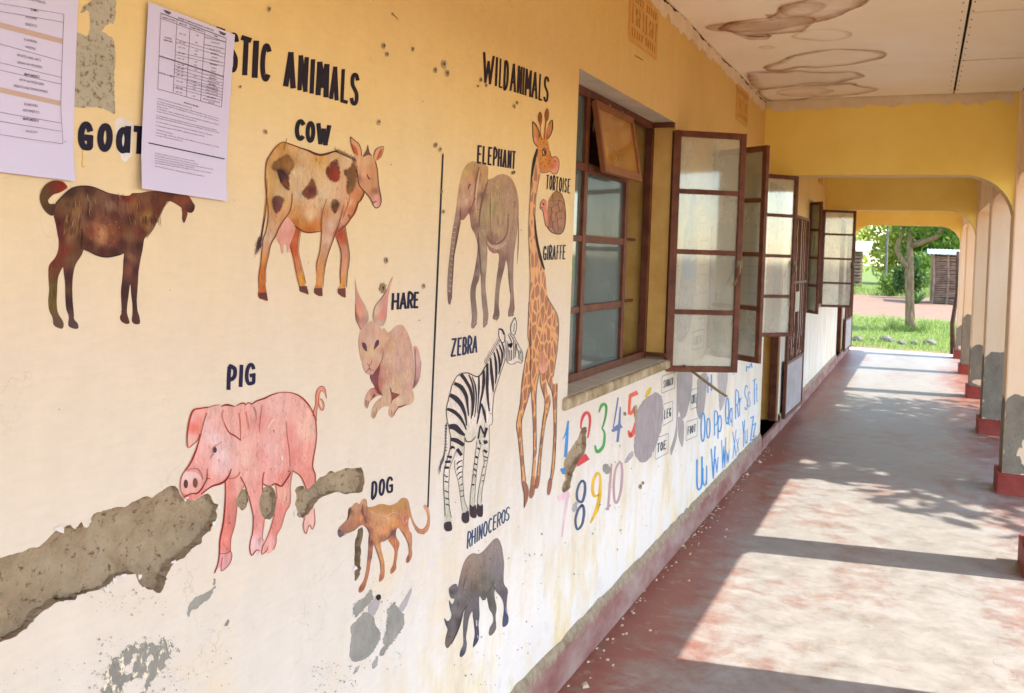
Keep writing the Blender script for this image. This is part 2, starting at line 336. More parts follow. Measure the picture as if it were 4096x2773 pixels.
# ------------------------------------------------------------------ the setting
FZ, CZ, YB = 0.0, 2.912, -.9  # YB: unseen near end, set open behind the camera to light the beams
def ground():
    m = N('yard_earth'); n = m.noise(.35, 6, .6); n2 = m.noise(3, 6, .65); y = m.axis(1)
    soil = m.ramp(n2, [(.3, C(132, 104, 84)), (.7, C(152, 122, 100))]); gr = m.ramp(n2, [(.3, C(92, 110, 50)), (.7, C(128, 136, 74))])
    e = m.math('MULTIPLY', m.math('SUBTRACT', n, .5), 8.0); yy = m.math('ADD', y, e)
    a = m.math('MULTIPLY', m.maprange(yy, 20.0, 21.5), m.maprange(yy, 33.5, 31.0)); b = m.maprange(yy, 52, 56)
    m.bsdf(m.mix(m.math('ADD', a, b, True), soil, gr), .95, m.bump(n2, .5, .03), .1)
    g = MB(); g.add([(-300, -300, -.2), (300, -300, -.2), (300, 400, -.2), (-300, 400, -.2)], [(0, 1, 2, 3)])
    g.build('ground', m.m, kind='structure')
ground()
fl = MB(); fl.box((-.26, YB, -.3), (2.16, 17.72, 0.0)); fl.build('veranda_floor', M_FLOOR, bevel=.015, kind='structure')
ap = MB(); ap.box((-7, 17.72, -.3), (2.3, 18.4, -.02)); ap.build('end_apron', simple('pale_apron_cement', (176, 166, 156), (192, 182, 176), 3, .6), bevel=.02, kind='structure')
rf = MB(); rf.box((-7, YB-.3, 2.97), (2.5, 18.1, 3.12)); rf.build('roof_slab', M_CEMENT, kind='structure')
rm = MB(); X0, X1, Y0, Y1, Z0, Z1 = -6, -.25, YB, 17.5, -.02, 2.93
rm.add([(X0, Y0, Z0), (X1, Y0, Z0), (X1, Y1, Z0), (X0, Y1, Z0), (X0, Y0, Z1), (X1, Y0, Z1), (X1, Y1, Z1), (X0, Y1, Z1)], [(0, 1, 2, 3), (4, 7, 6, 5), (0, 4, 5, 1), (0, 3, 7, 4), (3, 2, 6, 7)])
rm.build('classroom_interior', M_ROOM, kind='structure')

# ceiling: a dark backing with separate boards under it
ck = MB(); ck.box((-.02, YB, 2.935), (2.1, 17.7, 2.96)); ceil = ck.build('ceiling', M_DARK, kind='structure')
for xa, xb, ys in ((.0, 1.348, (-.9, 1.2, 3.7, 6.2, 7.38)), (1.362, 1.79, (-.9, .2, 2.6, 3.83, 5.03, 6.2, 7.38)),
                   (.0, 1.348, (7.66, 8.7, 11.1, 12.42)), (1.362, 1.79, (7.66, 9.9, 11.1, 12.42)), (.0, 1.348, (12.7, 15.1, 17.69)), (1.362, 1.79, (12.7, 13.9, 16.3, 17.69))):
    for a, b in zip(ys[:-1], ys[1:]):
        d = random.uniform(0, .004); q = MB(); q.box((xa, a+.009, CZ-d), (xb, b-.009, 2.93)); q.build('ceiling_board', M_CEIL, ceil)

# ------------------------------------------------------------------ damage outlines (photo pixels on the wall plane)
t2b = T(0, 1850, 1.7044); t3b = T(680, 1800, 2.834); tdog = T(1300, 1860, 2.913); tnum = T(2200, 1450, 2.248); tbl = T(700, 2250, 1.7877); tp1 = T(0, 0, 2.247)
DMG = [
 ("deep strip of missing plaster with rough brown mortar below the goat", t2b("-160,700 -20,660 40,640 100,625 165,605 200,585 245,580 290,555 330,515 370,475 430,445 480,430 510,455 555,405 570,440 605,435 625,375 670,340 740,320 800,305 850,305 900,275 950,250 990,230 1030,240 1080,210 1120,185 1165,160 1200,165 1220,190 1235,235 1280,258 1330,255 1380,225 1420,215 1445,250 1460,280 1485,285 1475,330 1478,370 1455,420 1420,480 1385,500 1375,550 1310,590 1260,650 1190,680 1150,750 1130,810 1095,890 1040,870 970,850 935,800 925,760 870,765 800,775 745,830 680,865 600,885 530,910 510,935 430,945 380,960 330,995 280,1020 240,1070 180,1130 100,1190 40,1215 -20,1230 -160,1290"), .028),
 ("small oval hole in the plaster between the pig's front legs", t3b("820,455 865,465 888,510 885,580 870,640 830,685 780,660 745,605 745,570 770,520 795,470"), .018),
 ("tall oval hole in the plaster under the pig's belly", t3b("1110,408 1160,420 1190,470 1207,560 1195,650 1170,750 1130,790 1070,780 1035,730 1010,640 1015,550 1035,480 1060,430"), .022),
 ("arm-shaped strip of missing plaster behind the pig's hind leg", t3b("1430,430 1470,405 1520,420 1540,445 1590,430 1640,370 1700,320 1760,280 1810,235 1870,250 1930,225 2000,205 2100,210 2170,205 2195,290 2200,390 2175,480 2100,490 2060,480 2000,505 1920,485 1850,490 1760,520 1690,560 1640,620 1600,690 1540,740 1490,770 1430,740 1430,650 1420,590 1440,520 1425,480"), .024),
 ("narrow upright gash in the plaster under the dog's chin", tdog("385,745 440,725 445,780 430,900 415,1000 415,1120 405,1280 350,1355 340,1300 345,1150 345,1010 355,880 375,800"), .03),
 ("ragged slanting hole in the plaster across the figures 1 and 2", tnum("315,578 335,600 325,650 330,720 315,800 275,860 240,940 215,980 190,1060 180,1120 140,1165 105,1150 110,1100 135,1060 125,960 130,860 165,810 200,760 240,690 265,630 290,585"), .03),
]
DMG = [(n, ragged(smooth(p, 2), 1.6, 9), d) for n, p, d in DMG]
CLIP = [p for _, p, _ in DMG]
# ------------------------------------------------------------------ classroom wall
W_YZ = lambda P: onX(P)[:, 1:]
WIN = [(3.15, 4.585, 1.10, 2.335), (5.55, 7.02, 1.08, 2.335), (10.72, 12.2, 1.08, 2.335)]
DOOR = [(7.76, 8.78, 0.10, 2.30), (15.0, 16.02, .10, 2.30)]
VENT = [(3.735, 4.155, 2.584, 2.80), (6.165, 6.575, 2.597, 2.815), (11.45, 11.87, 2.59, 2.81)]
rect = lambda y0, y1, z0, z1: np.array([(y0, z0), (y1, z0), (y1, z1), (y0, z1)])
holes = [rect(*q) for q in WIN+DOOR+VENT]
deep = [(h, .25) for h in holes[:5]]+[(h, .02) for h in holes[5:]]+[(W_YZ(p), d) for _, p, d in DMG]
wv, wt = fill(rect(YB, 17.66, -.02, 2.94), 0, [h for h, _ in deep])
V = [(0, y, z) for y, z in wv]; Fs = [tuple(t) for t in wt]
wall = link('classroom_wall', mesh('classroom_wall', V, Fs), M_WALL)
tag(wall, 'long yellow plastered veranda wall painted with animals, numbers and letters', 'wall')
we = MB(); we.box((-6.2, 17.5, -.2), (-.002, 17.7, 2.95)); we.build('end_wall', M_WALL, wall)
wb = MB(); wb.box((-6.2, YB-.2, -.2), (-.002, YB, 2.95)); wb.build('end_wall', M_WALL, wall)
for (h, d), nm, mt in zip(deep, ['window_reveal']*3+['door_reveal']*2+['vent_recess']*3+['broken_plaster_edge']*len(DMG), [M_REVEAL]*5+[M_DARK]*3+[M_MORTAR]*len(DMG)):
    n = len(h); k = MB(); jit = (lambda: random.uniform(-.004, .004)) if nm[0] == 'b' else (lambda: 0)
    k.add([(0, y, z) for y, z in h]+[(-d, y+jit(), z+jit()) for y, z in h], [(i, (i+1) % n, n+(i+1) % n, n+i) for i in range(n)])
    if nm == 'vent_recess': k.add([(-d, y, z) for y, z in h], [(0, 1, 2, 3)])
    o = k.build(nm, mt, wall)
    if nm == 'window_reveal': o.data.materials.append(M_SOFFIT); o.data.polygons[2].material_index = 1; o.data.polygons[0].material_index = 1
def vnoise(P, f, seed=0):
    from mathutils import noise
    return np.array([noise.noise(Vector((p[0]*f+seed, p[1]*f, seed*.7))) for p in P])
EV = []; EF = []
M_UNDER = simple('white_undercoat', (222, 214, 208), (206, 196, 184), 20, .9, .4)
for nm, p, d in DMG:
    q = W_YZ(p); lo, hi = q.min(0), q.max(0); c = q.mean(0); big = q+(q-c)*.004
    v, t = fill(big, max(.007, math.sqrt((hi[0]-lo[0])*(hi[1]-lo[1]))/70))
    edge = np.min(np.hypot(v[:, None, 0]-q[None, ::2, 0], v[:, None, 1]-q[None, ::2, 1]), 1)
    x = -d + vnoise(v, 9, 1)*.010 + vnoise(v, 26, 2)*.007 + vnoise(v, 60, 3)*.005 + vnoise(v, 130, 5)*.003 + np.clip(.03-edge, 0, .03)*.5
    x = np.minimum(x, -.003)
    M_EDGE = M_UNDER
    for _k in range(int(len(q)*(.08 if d > .027 else .02))):          # chips of white undercoat left round the break
        i_ = random.randrange(len(q)); c_ = q[i_]+(q[i_]-c)/np.linalg.norm(q[i_]-c)*random.uniform(-.002, .006); s_ = random.uniform(.002, .008)*(.6 if d < .023 else 1); a_ = np.sort(RNG.uniform(0, 6.28, 7)); rr_ = s_*RNG.uniform(.4, 1.2, 7)
        EV += [(.0016+.0001*(_k % 10), c_[0]+rr_[j]*math.cos(a_[j])*1.5, c_[1]+rr_[j]*math.sin(a_[j])) for j in range(7)]; EF.append(tuple(range(len(EV)-7, len(EV))))
    o = link('exposed_mortar', mesh('m', np.column_stack([x, v]), t, smooth_=True), M_MORTAR, wall); o['label'] = nm

link('undercoat_chips', mesh('u', EV, EF), M_UNDER, wall, kind='stuff')
# paint helpers on the wall --------------------------------------------------------------
def idw(P, ctrl, pw=3.2):
    q = np.array([c[:2] for c in ctrl], float); col = s2l([c[2:5] for c in ctrl])
    d = np.hypot(P[:, None, 0]-q[None, :, 0], P[:, None, 1]-q[None, :, 1])+1.0
    wt = 1/d**pw; wt /= wt.sum(1, keepdims=True); return wt@col
def paint(name, poly, col, parent, t=NAT, off=.0006, sub=4, spacing=9, clip=True, mat=None, label=None, sm=True, soft=0, brush=0):
    "flat painted shape: col is one sRGB colour or a list of (x, y, r, g, b) samples in crop pixels"
    if label and not isinstance(col, tuple): brush = brush or 150
    if parent is not wall: off += .0008
    P = t(poly) if isinstance(poly, str) else np.asarray(poly); P = smooth(P, sub) if sm else P
    if isinstance(col, tuple): v, tr = fill(P, 0, (), CLIP if clip else ()); cc = np.tile(s2l(col), (len(v), 1))
    else:
        v, tr = fill(P, spacing, (), CLIP if clip else ()); ctrl = [tuple(t([c[:2]])[0])+tuple(c[2:5]) for c in col]; cc = idw(v, ctrl)
    if soft:
        al = np.clip(np.min(np.hypot(v[:, None, 0]-P[None, :, 0], v[:, None, 1]-P[None, :, 1]), 1)/soft, 0, 1); cc = np.column_stack([cc, al]); mat = M_SOFT
    w3 = onX(v); w3[:, 0] = off*.55
    o = link(name, mesh(name, w3, tr[:, ::-1], cc), mat or M_MURAL, parent)
    if label: o['label'] = label
    if not isinstance(col, tuple) and brush:                # loose brush strokes over the shape, in the colours under them
        A = .5*abs(np.dot(P[:, 0], np.roll(P[:, 1], 1))-np.dot(P[:, 1], np.roll(P[:, 0], 1))); lo, hi = P.min(0), P.max(0); nb = int(A/brush)
        q = RNG.uniform(lo, hi, (nb*4, 2)); ln = RNG.uniform(8, 26, nb*4); an = RNG.normal(1.5, .28, nb*4); dv = np.stack([np.cos(an), np.sin(an)], 1)*ln[:, None]
        ok = inside(q-dv*.55, P) & inside(q+dv*.55, P) & inside(q, P)
        for k in CLIP: ok &= ~inside(q-dv*.5, k) & ~inside(q+dv*.5, k)
        q, dv = q[ok][:nb], dv[ok][:nb]
        if len(q):
            cc = np.clip(idw(q, ctrl)*RNG.uniform(.72, 1.3, (len(q), 1))*RNG.uniform(.94, 1.06, (len(q), 3)), 0, .9); V = []; Fs = []; cs = []
            for i, (a_, d_) in enumerate(zip(q, dv)):
                n_ = np.array([-d_[1], d_[0]])/np.hypot(*d_)*random.uniform(.8, 2.2); bow = n_*random.uniform(-.8, .8); w3 = onX([a_-d_*.5, a_-n_+bow, a_+d_*.5, a_+n_+bow]); w3[:, 0] = (off+.0002+(i % 12)*.00005)*.55; k = len(V); V += list(w3); Fs.append((k, k+1, k+2, k+3)); cs += [cc[i]]*4
            link('brushwork', mesh('b', V, Fs, np.array(cs)), M_MURAL, o if parent is wall else parent, kind='stuff')
    return o
def strokes(name, lst, parent, t=NAT, off=.0012, clip=True, mat=None, dz=.00012):
    "brush lines: (points, width in crop pixels, colour)"
    if parent is not wall: off += .0008
    V = []; Fs = []; cs = []
    for i, (p, wd, col) in enumerate(lst):
        P = t(p) if isinstance(p, str) else t(np.asarray(p)); P = smooth(P, 5, False) if len(P) > 2 else P
        r = ribbon(P, np.atleast_1d(wd)/t.k); n = len(P); w3 = onX(r); w3[:, 0] = (off+(i % 12)*dz)*.55
        b = len(V); keep = np.ones(n-1, bool)
        if clip:
            mid = (P[1:]+P[:-1])/2
            for c in CLIP: keep &= ~inside(mid, c)
        V += list(w3); cs += [s2l(col)]*len(r); Fs += [(b+j, b+2*n-1-j, b+2*n-2-j, b+j+1) for j in range(n-1) if keep[j]]
    o = link(name, mesh(name, V, Fs, np.array(cs)), mat or M_MURAL, parent)
    if len(lst) > 1: o['kind'] = 'stuff'
    return o
def closed(p): 
    q = pts(p) if isinstance(p, str) else p
    return np.vstack([q, q[:1]])
def ell(cx, cy, rx, ry, n=14, rot=0):
    a = np.linspace(0, 2*np.pi, n, endpoint=False); c, s = math.cos(rot), math.sin(rot); x, y = rx*np.cos(a), ry*np.sin(a)
    return np.stack([cx+x*c-y*s, cy+x*s+y*c], 1)
# ------------------------------------------------------------------ the painted animals
DK = (92, 48, 30)
# goat
tg = T(0, 600, 1.966)
GO = "430,430 470,380 520,330 575,295 650,283 720,290 780,312 850,340 920,352 1010,360 1040,340 1100,338 1180,325 1250,322 1330,310 1400,300 1470,345 1495,378 1515,410 1532,440 1525,475 1505,495 1470,488 1425,455 1380,425 1325,402 1290,440 1260,500 1230,560 1200,620 1160,670 1135,700 1130,720 1120,790 1105,860 1090,950 1085,1030 1080,1110 1075,1180 1080,1260 1095,1310 1100,1360 1080,1372 1050,1365 1035,1340 1040,1290 1040,1220 1030,1130 1025,1060 1018,1080 1010,1150 1000,1220 998,1290 1015,1340 1015,1365 985,1368 950,1345 942,1310 955,1280 952,1190 950,1110 958,1030 965,960 968,880 972,808 930,825 860,840 790,835 730,815 690,795 660,785 640,830 600,890 580,950 570,1030 568,1120 572,1200 580,1290 582,1330 610,1365 615,1400 590,1408 550,1395 535,1370 540,1310 520,1250 512,1150 510,1050 500,970 495,925 480,945 455,1010 448,1120 445,1200 455,1280 490,1340 500,1375 490,1405 455,1400 420,1375 412,1320 385,1260 378,1180 385,1100 380,1010 380,930 395,890 430,850 455,790 460,720 450,660 440,600 430,550 420,510"
g = paint('goat_painting', GO, [(560,330,70,42,32),(700,320,80,44,34),(620,400,120,82,52),(560,440,104,72,44),(700,400,128,90,66),(800,380,122,80,60),(860,430,140,104,82),(960,440,134,90,70),(760,450,112,70,54),(900,380,96,50,40),(1000,380,120,46,28),(1050,430,148,92,54),(1100,450,110,58,40),(1160,520,150,106,56),(1170,600,146,104,60),(1130,400,124,78,50),(1220,400,96,54,40),(1280,380,112,60,40),(1200,560,100,46,36),(1250,480,104,44,32),(1380,390,128,66,38),(1450,410,132,70,46),(1480,450,96,52,40),(1515,470,62,34,30),(1340,360,92,46,36),(600,480,146,104,64),(530,560,96,56,36),(600,580,142,98,68),(450,580,84,30,28),(470,680,96,36,32),(560,680,134,92,62),(620,560,128,88,64),(500,800,120,52,36),(430,880,116,52,36),(640,700,84,48,34),(700,520,92,50,38),(720,640,122,64,44),(800,650,186,130,90),(800,690,178,122,84),(760,620,160,100,68),(870,640,140,78,50),(880,720,122,68,46),(700,740,84,42,34),(800,800,82,40,34),(900,800,74,40,36),(820,560,120,70,52),(950,620,112,58,38),(960,740,84,44,36),(900,520,96,50,40),(1000,560,96,50,40),(1020,680,128,88,60),(1020,840,134,88,62),(1010,940,120,70,54),(1080,640,122,66,44),(1060,800,92,52,48),(1110,640,96,42,34),(1090,760,72,36,32),(1070,950,74,36,34),(980,860,78,44,38),(970,1100,68,40,38),(1060,1200,70,42,40),(970,1330,92,54,46),(1070,1340,92,56,48),(560,860,112,76,50),(540,1000,74,40,40),(540,1200,64,38,38),(580,1380,92,66,62),(410,960,116,70,40),(415,1100,114,90,44),(412,1220,120,94,46),(460,1370,104,78,64)], wall, tg, label='painting of a brown goat standing in profile, its head partly under the exam notice', spacing=8)
paint('tail', "415,515 370,500 330,450 310,390 315,340 340,290 380,255 430,240 490,250 525,285 520,305 470,335 420,350 390,375 375,400 390,425 432,430", [(480,280,128,36,20),(510,295,150,50,28),(420,280,110,48,30),(350,330,96,66,36),(330,400,92,68,38),(370,470,80,54,34),(410,480,74,48,32)], g, tg, .0009)
paint('beard', "1428,455 1470,488 1465,530 1445,575 1430,540 1432,500", [(1445,500,120,56,36),(1440,560,96,46,36)], g, tg, .0009)
hs = []
for k in range(46):
    x = random.uniform(560, 1260); y = random.uniform(340, 470) if x < 1000 else random.uniform(370, 560); l = random.uniform(40, 90)
    hs.append(([(x, y), (x+random.uniform(-4, 14), y+l*.5), (x+random.uniform(0, 26), y+l)], [3, 5, 1], random.choice([(158, 126, 100), (146, 104, 76), (70, 38, 28), (132, 84, 52)])))
for k in range(40):
    x = random.uniform(500, 630); y = random.uniform(480, 640); l = random.uniform(50, 110)
    hs.append(([(x, y), (x-3, y+l*.5), (x-16, y+l)], [3, 5, 1], random.choice([(160, 118, 74), (128, 84, 48), (90, 46, 34), (164, 128, 92)])))
for k in range(34):
    x = random.uniform(395, 440); y = random.uniform(960, 1240)
    hs.append(([(x, y), (x, y+60)], [2, 3, 1], random.choice([(134, 108, 56), (92, 68, 34), (112, 88, 44)])))
for k in range(26):
    a = random.uniform(0, 6.28); rr = random.uniform(30, 120)
    x, y = 800+rr*1.3*math.cos(a), 650+rr*math.sin(a)
    hs.append(([(x, y), (x+14*math.sin(a), y-14*math.cos(a))], [6], random.choice([(150, 92, 62), (168, 112, 78), (112, 60, 42)])))
hs.append((pts("1150,690 1200,622 1232,560 1262,500 1292,440 1326,402"), 5, (48, 28, 24))); hs.append((pts("660,785 700,800 760,828 840,842 930,826 972,806"), [6, 12, 8], (60, 34, 30)))
hs.append((pts("432,428 472,380 522,330 576,296 650,284 722,291 782,313 852,341 920,353"), [5, 9, 4], (52, 34, 28))); hs.append((pts("640,620 645,700 635,780"), 6, (60, 36, 28)))
strokes('brush_lines', hs, g, tg)
# cow
tc = T(1000, 500, 2.0017)
CO = "250,140 290,145 340,162 400,185 460,205 510,228 560,240 610,232 660,215 685,215 720,235 760,262 800,280 850,270 900,300 915,450 910,535 900,570 880,605 860,625 850,660 830,710 800,750 765,800 756,808 765,870 780,960 790,1030 788,1100 775,1180 768,1250 760,1310 764,1380 735,1375 700,1345 705,1310 720,1270 718,1180 725,1090 722,1010 700,940 682,895 650,950 625,1020 605,1090 590,1170 580,1250 575,1310 580,1368 545,1368 512,1345 515,1305 528,1260 528,1180 530,1100 550,1030 562,950 568,852 520,858 460,862 410,848 402,855 395,880 385,950 383,1010 395,1080 420,1180 440,1250 440,1285 460,1310 468,1358 430,1345 395,1330 392,1290 375,1230 358,1150 345,1080 330,1020 315,960 335,890 345,810 310,745 285,745 260,770 225,830 200,890 175,930 155,980 145,1040 130,1100 120,1170 120,1240 128,1310 140,1405 100,1400 65,1380 62,1340 68,1300 65,1220 78,1130 85,1060 92,980 100,910 120,860 135,780 140,700 135,620 125,540 118,450 120,370 130,290 160,235 200,180"
c = paint('cow_painting', CO, [(260,165,206,146,70),(330,190,216,168,110),(430,240,220,178,128),(560,270,214,162,88),(660,250,220,180,128),(760,300,222,184,138),(180,240,208,158,96),(150,350,206,160,98),(150,480,214,170,106),(250,340,150,110,60),(320,300,176,130,70),(330,420,216,182,138),(250,560,214,178,130),(150,620,206,150,88),(300,620,214,166,110),(220,740,206,152,104),(170,820,212,166,124),(150,900,206,170,140),(115,990,200,150,112),(100,1060,206,140,80),(95,1160,196,110,50),(95,1260,204,118,52),(100,1320,196,100,40),(380,380,224,192,148),(380,560,218,186,146),(360,700,210,152,92),(420,780,204,140,70),(360,790,196,116,48),(480,720,222,184,140),(480,830,196,110,40),(540,800,206,130,62),(560,400,220,182,130),(620,480,222,188,144),(560,620,222,184,144),(600,560,226,196,156),(720,560,224,180,140),(640,800,216,176,148),(600,700,206,150,100),(700,720,220,172,136),(620,920,216,178,152),(590,1000,206,160,120),(570,1120,214,150,96),(555,1260,216,152,86),(540,1300,204,120,56),(780,600,224,170,130),(840,560,216,140,92),(760,700,214,146,108),(880,590,206,134,82),(820,690,204,126,76),(720,880,170,70,40),(760,900,184,90,52),(750,1020,206,140,112),(750,1150,212,148,110),(740,1280,216,150,72),(370,860,190,92,46),(350,1000,190,84,40),(380,1120,204,120,78),(410,1240,214,152,66)], wall, tc, label='painting of a tan cow with dark brown spots and a pink udder')
paint('udder', "290,738 240,790 210,870 212,920 240,960 250,1025 265,1020 270,960 290,965 295,1015 312,1015 315,960 340,900 362,830 355,805 320,765", [(280,800,226,166,146),(250,900,222,156,136),(320,880,220,148,130),(300,940,228,164,146)], c, tc, .0009)
paint('tail', "116,440 121,560 112,680 100,780 85,870 66,960 78,990 92,920 112,800 130,700 134,600 127,450", [(122,500,206,150,90),(118,680,216,150,76),(100,820,130,74,60),(75,940,80,56,60)], c, tc, .0009)
paint('head', "850,268 845,310 848,350 860,420 870,480 905,525 945,570 970,610 985,645 1005,665 1030,655 1045,620 1045,580 1035,530 1025,470 1020,400 1015,350 1000,290 985,265 965,250 940,240 900,255 885,260", [(880,300,222,170,122),(940,290,220,172,128),(990,330,212,150,100),(900,400,226,172,130),(960,420,214,150,104),(880,420,176,110,90),(1000,480,210,150,106),(930,500,218,158,112),(1000,530,150,102,74),(960,560,196,136,102),(1010,580,222,160,140),(1000,630,228,170,152),(1035,600,216,148,128)], c, tc, .0009)
for p in ("800,95 835,125 865,150 885,200 888,250 855,265 835,235 815,190 803,140", "985,250 1000,205 1020,185 1065,175 1055,230 1035,265 1005,285"): paint('ear', p, (222, 164, 124), c, tc, .0011)
for p in ("808,150 830,165 852,195 862,245 838,228 818,190", "1057,188 1035,210 1012,260 1010,275 1040,250"): paint('inner_ear', p, (196, 96, 52), c, tc, .0014)
paint('forelock', "900,255 930,200 940,160 955,220 978,252 950,240 925,248", (120, 80, 76), c, tc, .0014)
SPO = .0010
for p_, q in (("175,330 210,290 250,265 290,240 330,290 345,340 310,400 305,510 260,480 230,430 215,380 180,360", [(210,320,134,96,56),(260,290,140,94,44),(310,320,160,112,60),(250,430,96,56,50),(280,480,112,64,50),(240,380,86,48,42)]),
             ("222,370 265,368 296,420 308,512 255,480 232,440", [(245,400,70,40,42),(290,480,124,70,48)]), ("175,590 220,570 268,588 262,640 215,705 180,660", [(190,620,96,56,54),(240,600,118,74,64),(215,680,112,62,54)]),
             ("490,430 525,480 542,530 525,570 470,592 415,550 430,515 460,480", [(490,460,128,72,44),(480,530,96,40,38),(500,570,118,66,52),(440,540,130,70,52)]), ("610,360 680,280 710,330 712,430 665,455 625,420", [(680,310,120,60,48),(640,380,128,50,30),(690,400,150,54,34),(660,440,140,46,26)]),
             ("750,375 800,340 825,280 850,330 848,430 835,500 795,545 765,510 775,440", [(800,380,118,80,46),(830,340,132,76,50),(790,470,112,78,44),(820,500,140,96,56)]), ("645,620 680,595 715,620 710,660 685,705 655,690", [(680,640,84,50,36),(660,620,120,92,52),(690,690,120,62,40)])):
    SPO += .0002; P_ = smooth(tc(p_), 3); P_ = P_.mean(0)+(P_-P_.mean(0))*1.16; paint('spot', P_, q, c, tc, SPO, sm=False, soft=13, spacing=5)
for p_ in ("62,1345 128,1340 142,1407 72,1388", "390,1292 452,1290 468,1358 396,1334", "510,1308 576,1306 580,1368 545,1370 512,1346", "700,1312 762,1306 764,1382 735,1376 702,1348"): paint('hoof', tc(p_), [(0, 0, 92, 54, 58), (2000, 1300, 120, 66, 52)], c, tc, .0012, sm=False)
ol = [(pts("118,450 120,370 130,290 160,235 200,180 250,140 290,145 340,162 400,185"), [4, 8, 5, 8], (126, 62, 26)), (pts("390,182 460,205 510,228 560,240 610,232 660,215 690,212"), [6, 15, 14, 6], (96, 46, 34)), (pts("118,450 125,540 135,620 140,700 135,780 120,860 100,910 92,980 85,1060 78,1130 65,1220 68,1300"), [3, 5, 4], (110, 60, 44)),
      (pts("332,545 330,620 310,700 260,770 225,830 200,890 175,930 155,980 145,1040 130,1100 120,1170 122,1260"), [4, 7, 4], (134, 66, 28)), (pts("352,808 410,848 460,862 520,858 568,850"), [6, 9, 5], (120, 50, 26)), (pts("610,590 580,680 568,760 568,860 562,950 550,1030 530,1100 528,1180"), [3, 6, 3], (150, 76, 36)), (pts("745,640 720,740 690,840 650,950 625,1020 605,1090 590,1170 578,1300"), [3, 6, 4], (140, 70, 36)),
      (pts("756,808 765,870 780,960 790,1030 788,1100 775,1180 766,1300"), 5, (104, 58, 40)), (pts("682,895 700,940 722,1010 725,1090 718,1180 720,1270"), 5, (120, 66, 36)), (pts("910,535 900,570 880,605 860,625 850,660 830,710 800,750 765,800 700,852"), [7, 9, 6], (130, 62, 40)), (pts("402,855 395,880 385,950 383,1010 395,1080 420,1180 440,1270"), 4, (150, 80, 40)), (pts("318,965 330,1020 345,1080 358,1150 375,1230 390,1290"), 4, (140, 70, 36)),
      (pts("848,350 860,420 870,480 905,525 945,570 970,610 985,645 1005,665 1030,655 1045,620 1045,580 1035,530 1025,470 1020,400 1015,350 1000,290"), [4, 5, 4], (84, 56, 48)), (pts("800,95 835,125 865,150 885,200 888,250"), 4, (80, 50, 44)), (pts("800,95 803,140 815,190 835,235"), 3, (90, 54, 44)), (pts("985,250 1000,205 1020,185 1065,175 1055,230 1035,265 1005,285"), 3, (90, 54, 44)),
      (pts("932,395 945,428 965,432"), [3, 7, 3], (96, 44, 34)), (pts("985,625 998,612 1006,620"), 6, (130, 60, 50)), (pts("1030,560 1042,570 1045,600"), 5, (96, 54, 50)), (pts("800,560 775,650 740,740"), 3, (150, 84, 60)), (pts("128,430 128,560 118,690 104,790 86,880"), 4, (84, 46, 40)), (pts("782,712 795,745"), 5, (110, 56, 40))]
for k in range(17):
    x = 672+k*10; y = 196+k*4.6; ol.append(([(x+14, y+24), (x+4, y), (x-random.uniform(2, 14)+10, y-random.uniform(8, 26))], [5, 4, 1], (96, 54, 48)))
for k in range(16):
    x = random.uniform(60, 92); y = random.uniform(880, 990); ol.append(([(x, y), (x-14, y+40), (x-random.uniform(24, 46), y+random.uniform(60, 100))], [4, 3, 1], random.choice([(70, 52, 60), (96, 66, 66)])))
strokes('brush_lines', [(a_, np.atleast_1d(b_)*1.2, c_) for a_, b_, c_ in ol], c, tc, .0026)
# pig
tp = T(680, 1520, 2.0013)
PG = "300,222 350,205 410,212 460,200 510,212 530,200 570,190 600,200 620,185 655,192 690,170 750,150 800,125 860,103 930,98 1000,112 1050,140 1090,180 1120,220 1145,265 1160,310 1168,380 1170,450 1160,540 1145,620 1138,680 1145,720 1160,760 1158,830 1152,900 1150,1030 1155,1090 1155,1150 1135,1195 1110,1160 1085,1230 1062,1170 1075,1100 1088,1040 1090,900 1070,830 1040,770 1000,740 978,728 965,800 960,870 962,930 955,1000 925,1050 905,1110 885,1180 850,1240 845,1300 825,1360 790,1390 765,1385 730,1395 740,1330 770,1270 800,1190 820,1120 835,1060 850,950 845,870 836,832 800,848 760,840 735,828 730,900 720,960 725,1050 750,1110 745,1180 735,1250 745,1290 735,1340 700,1415 690,1365 650,1405 635,1350 640,1290 655,1230 662,1150 660,1080 640,990 620,910 595,842 585,850 560,900 535,960 530,1040 520,1130 505,1200 485,1270 480,1360 492,1400 480,1460 440,1510 410,1530 405,1490 350,1550 380,1470 392,1390 395,1290 410,1210 425,1130 435,1020 440,920 438,812 400,830 340,850 300,880 260,920 220,945 170,965 130,955 100,930 80,880 78,830 90,770 120,720 150,680 180,620 205,560 220,510 240,440 260,350 290,260"
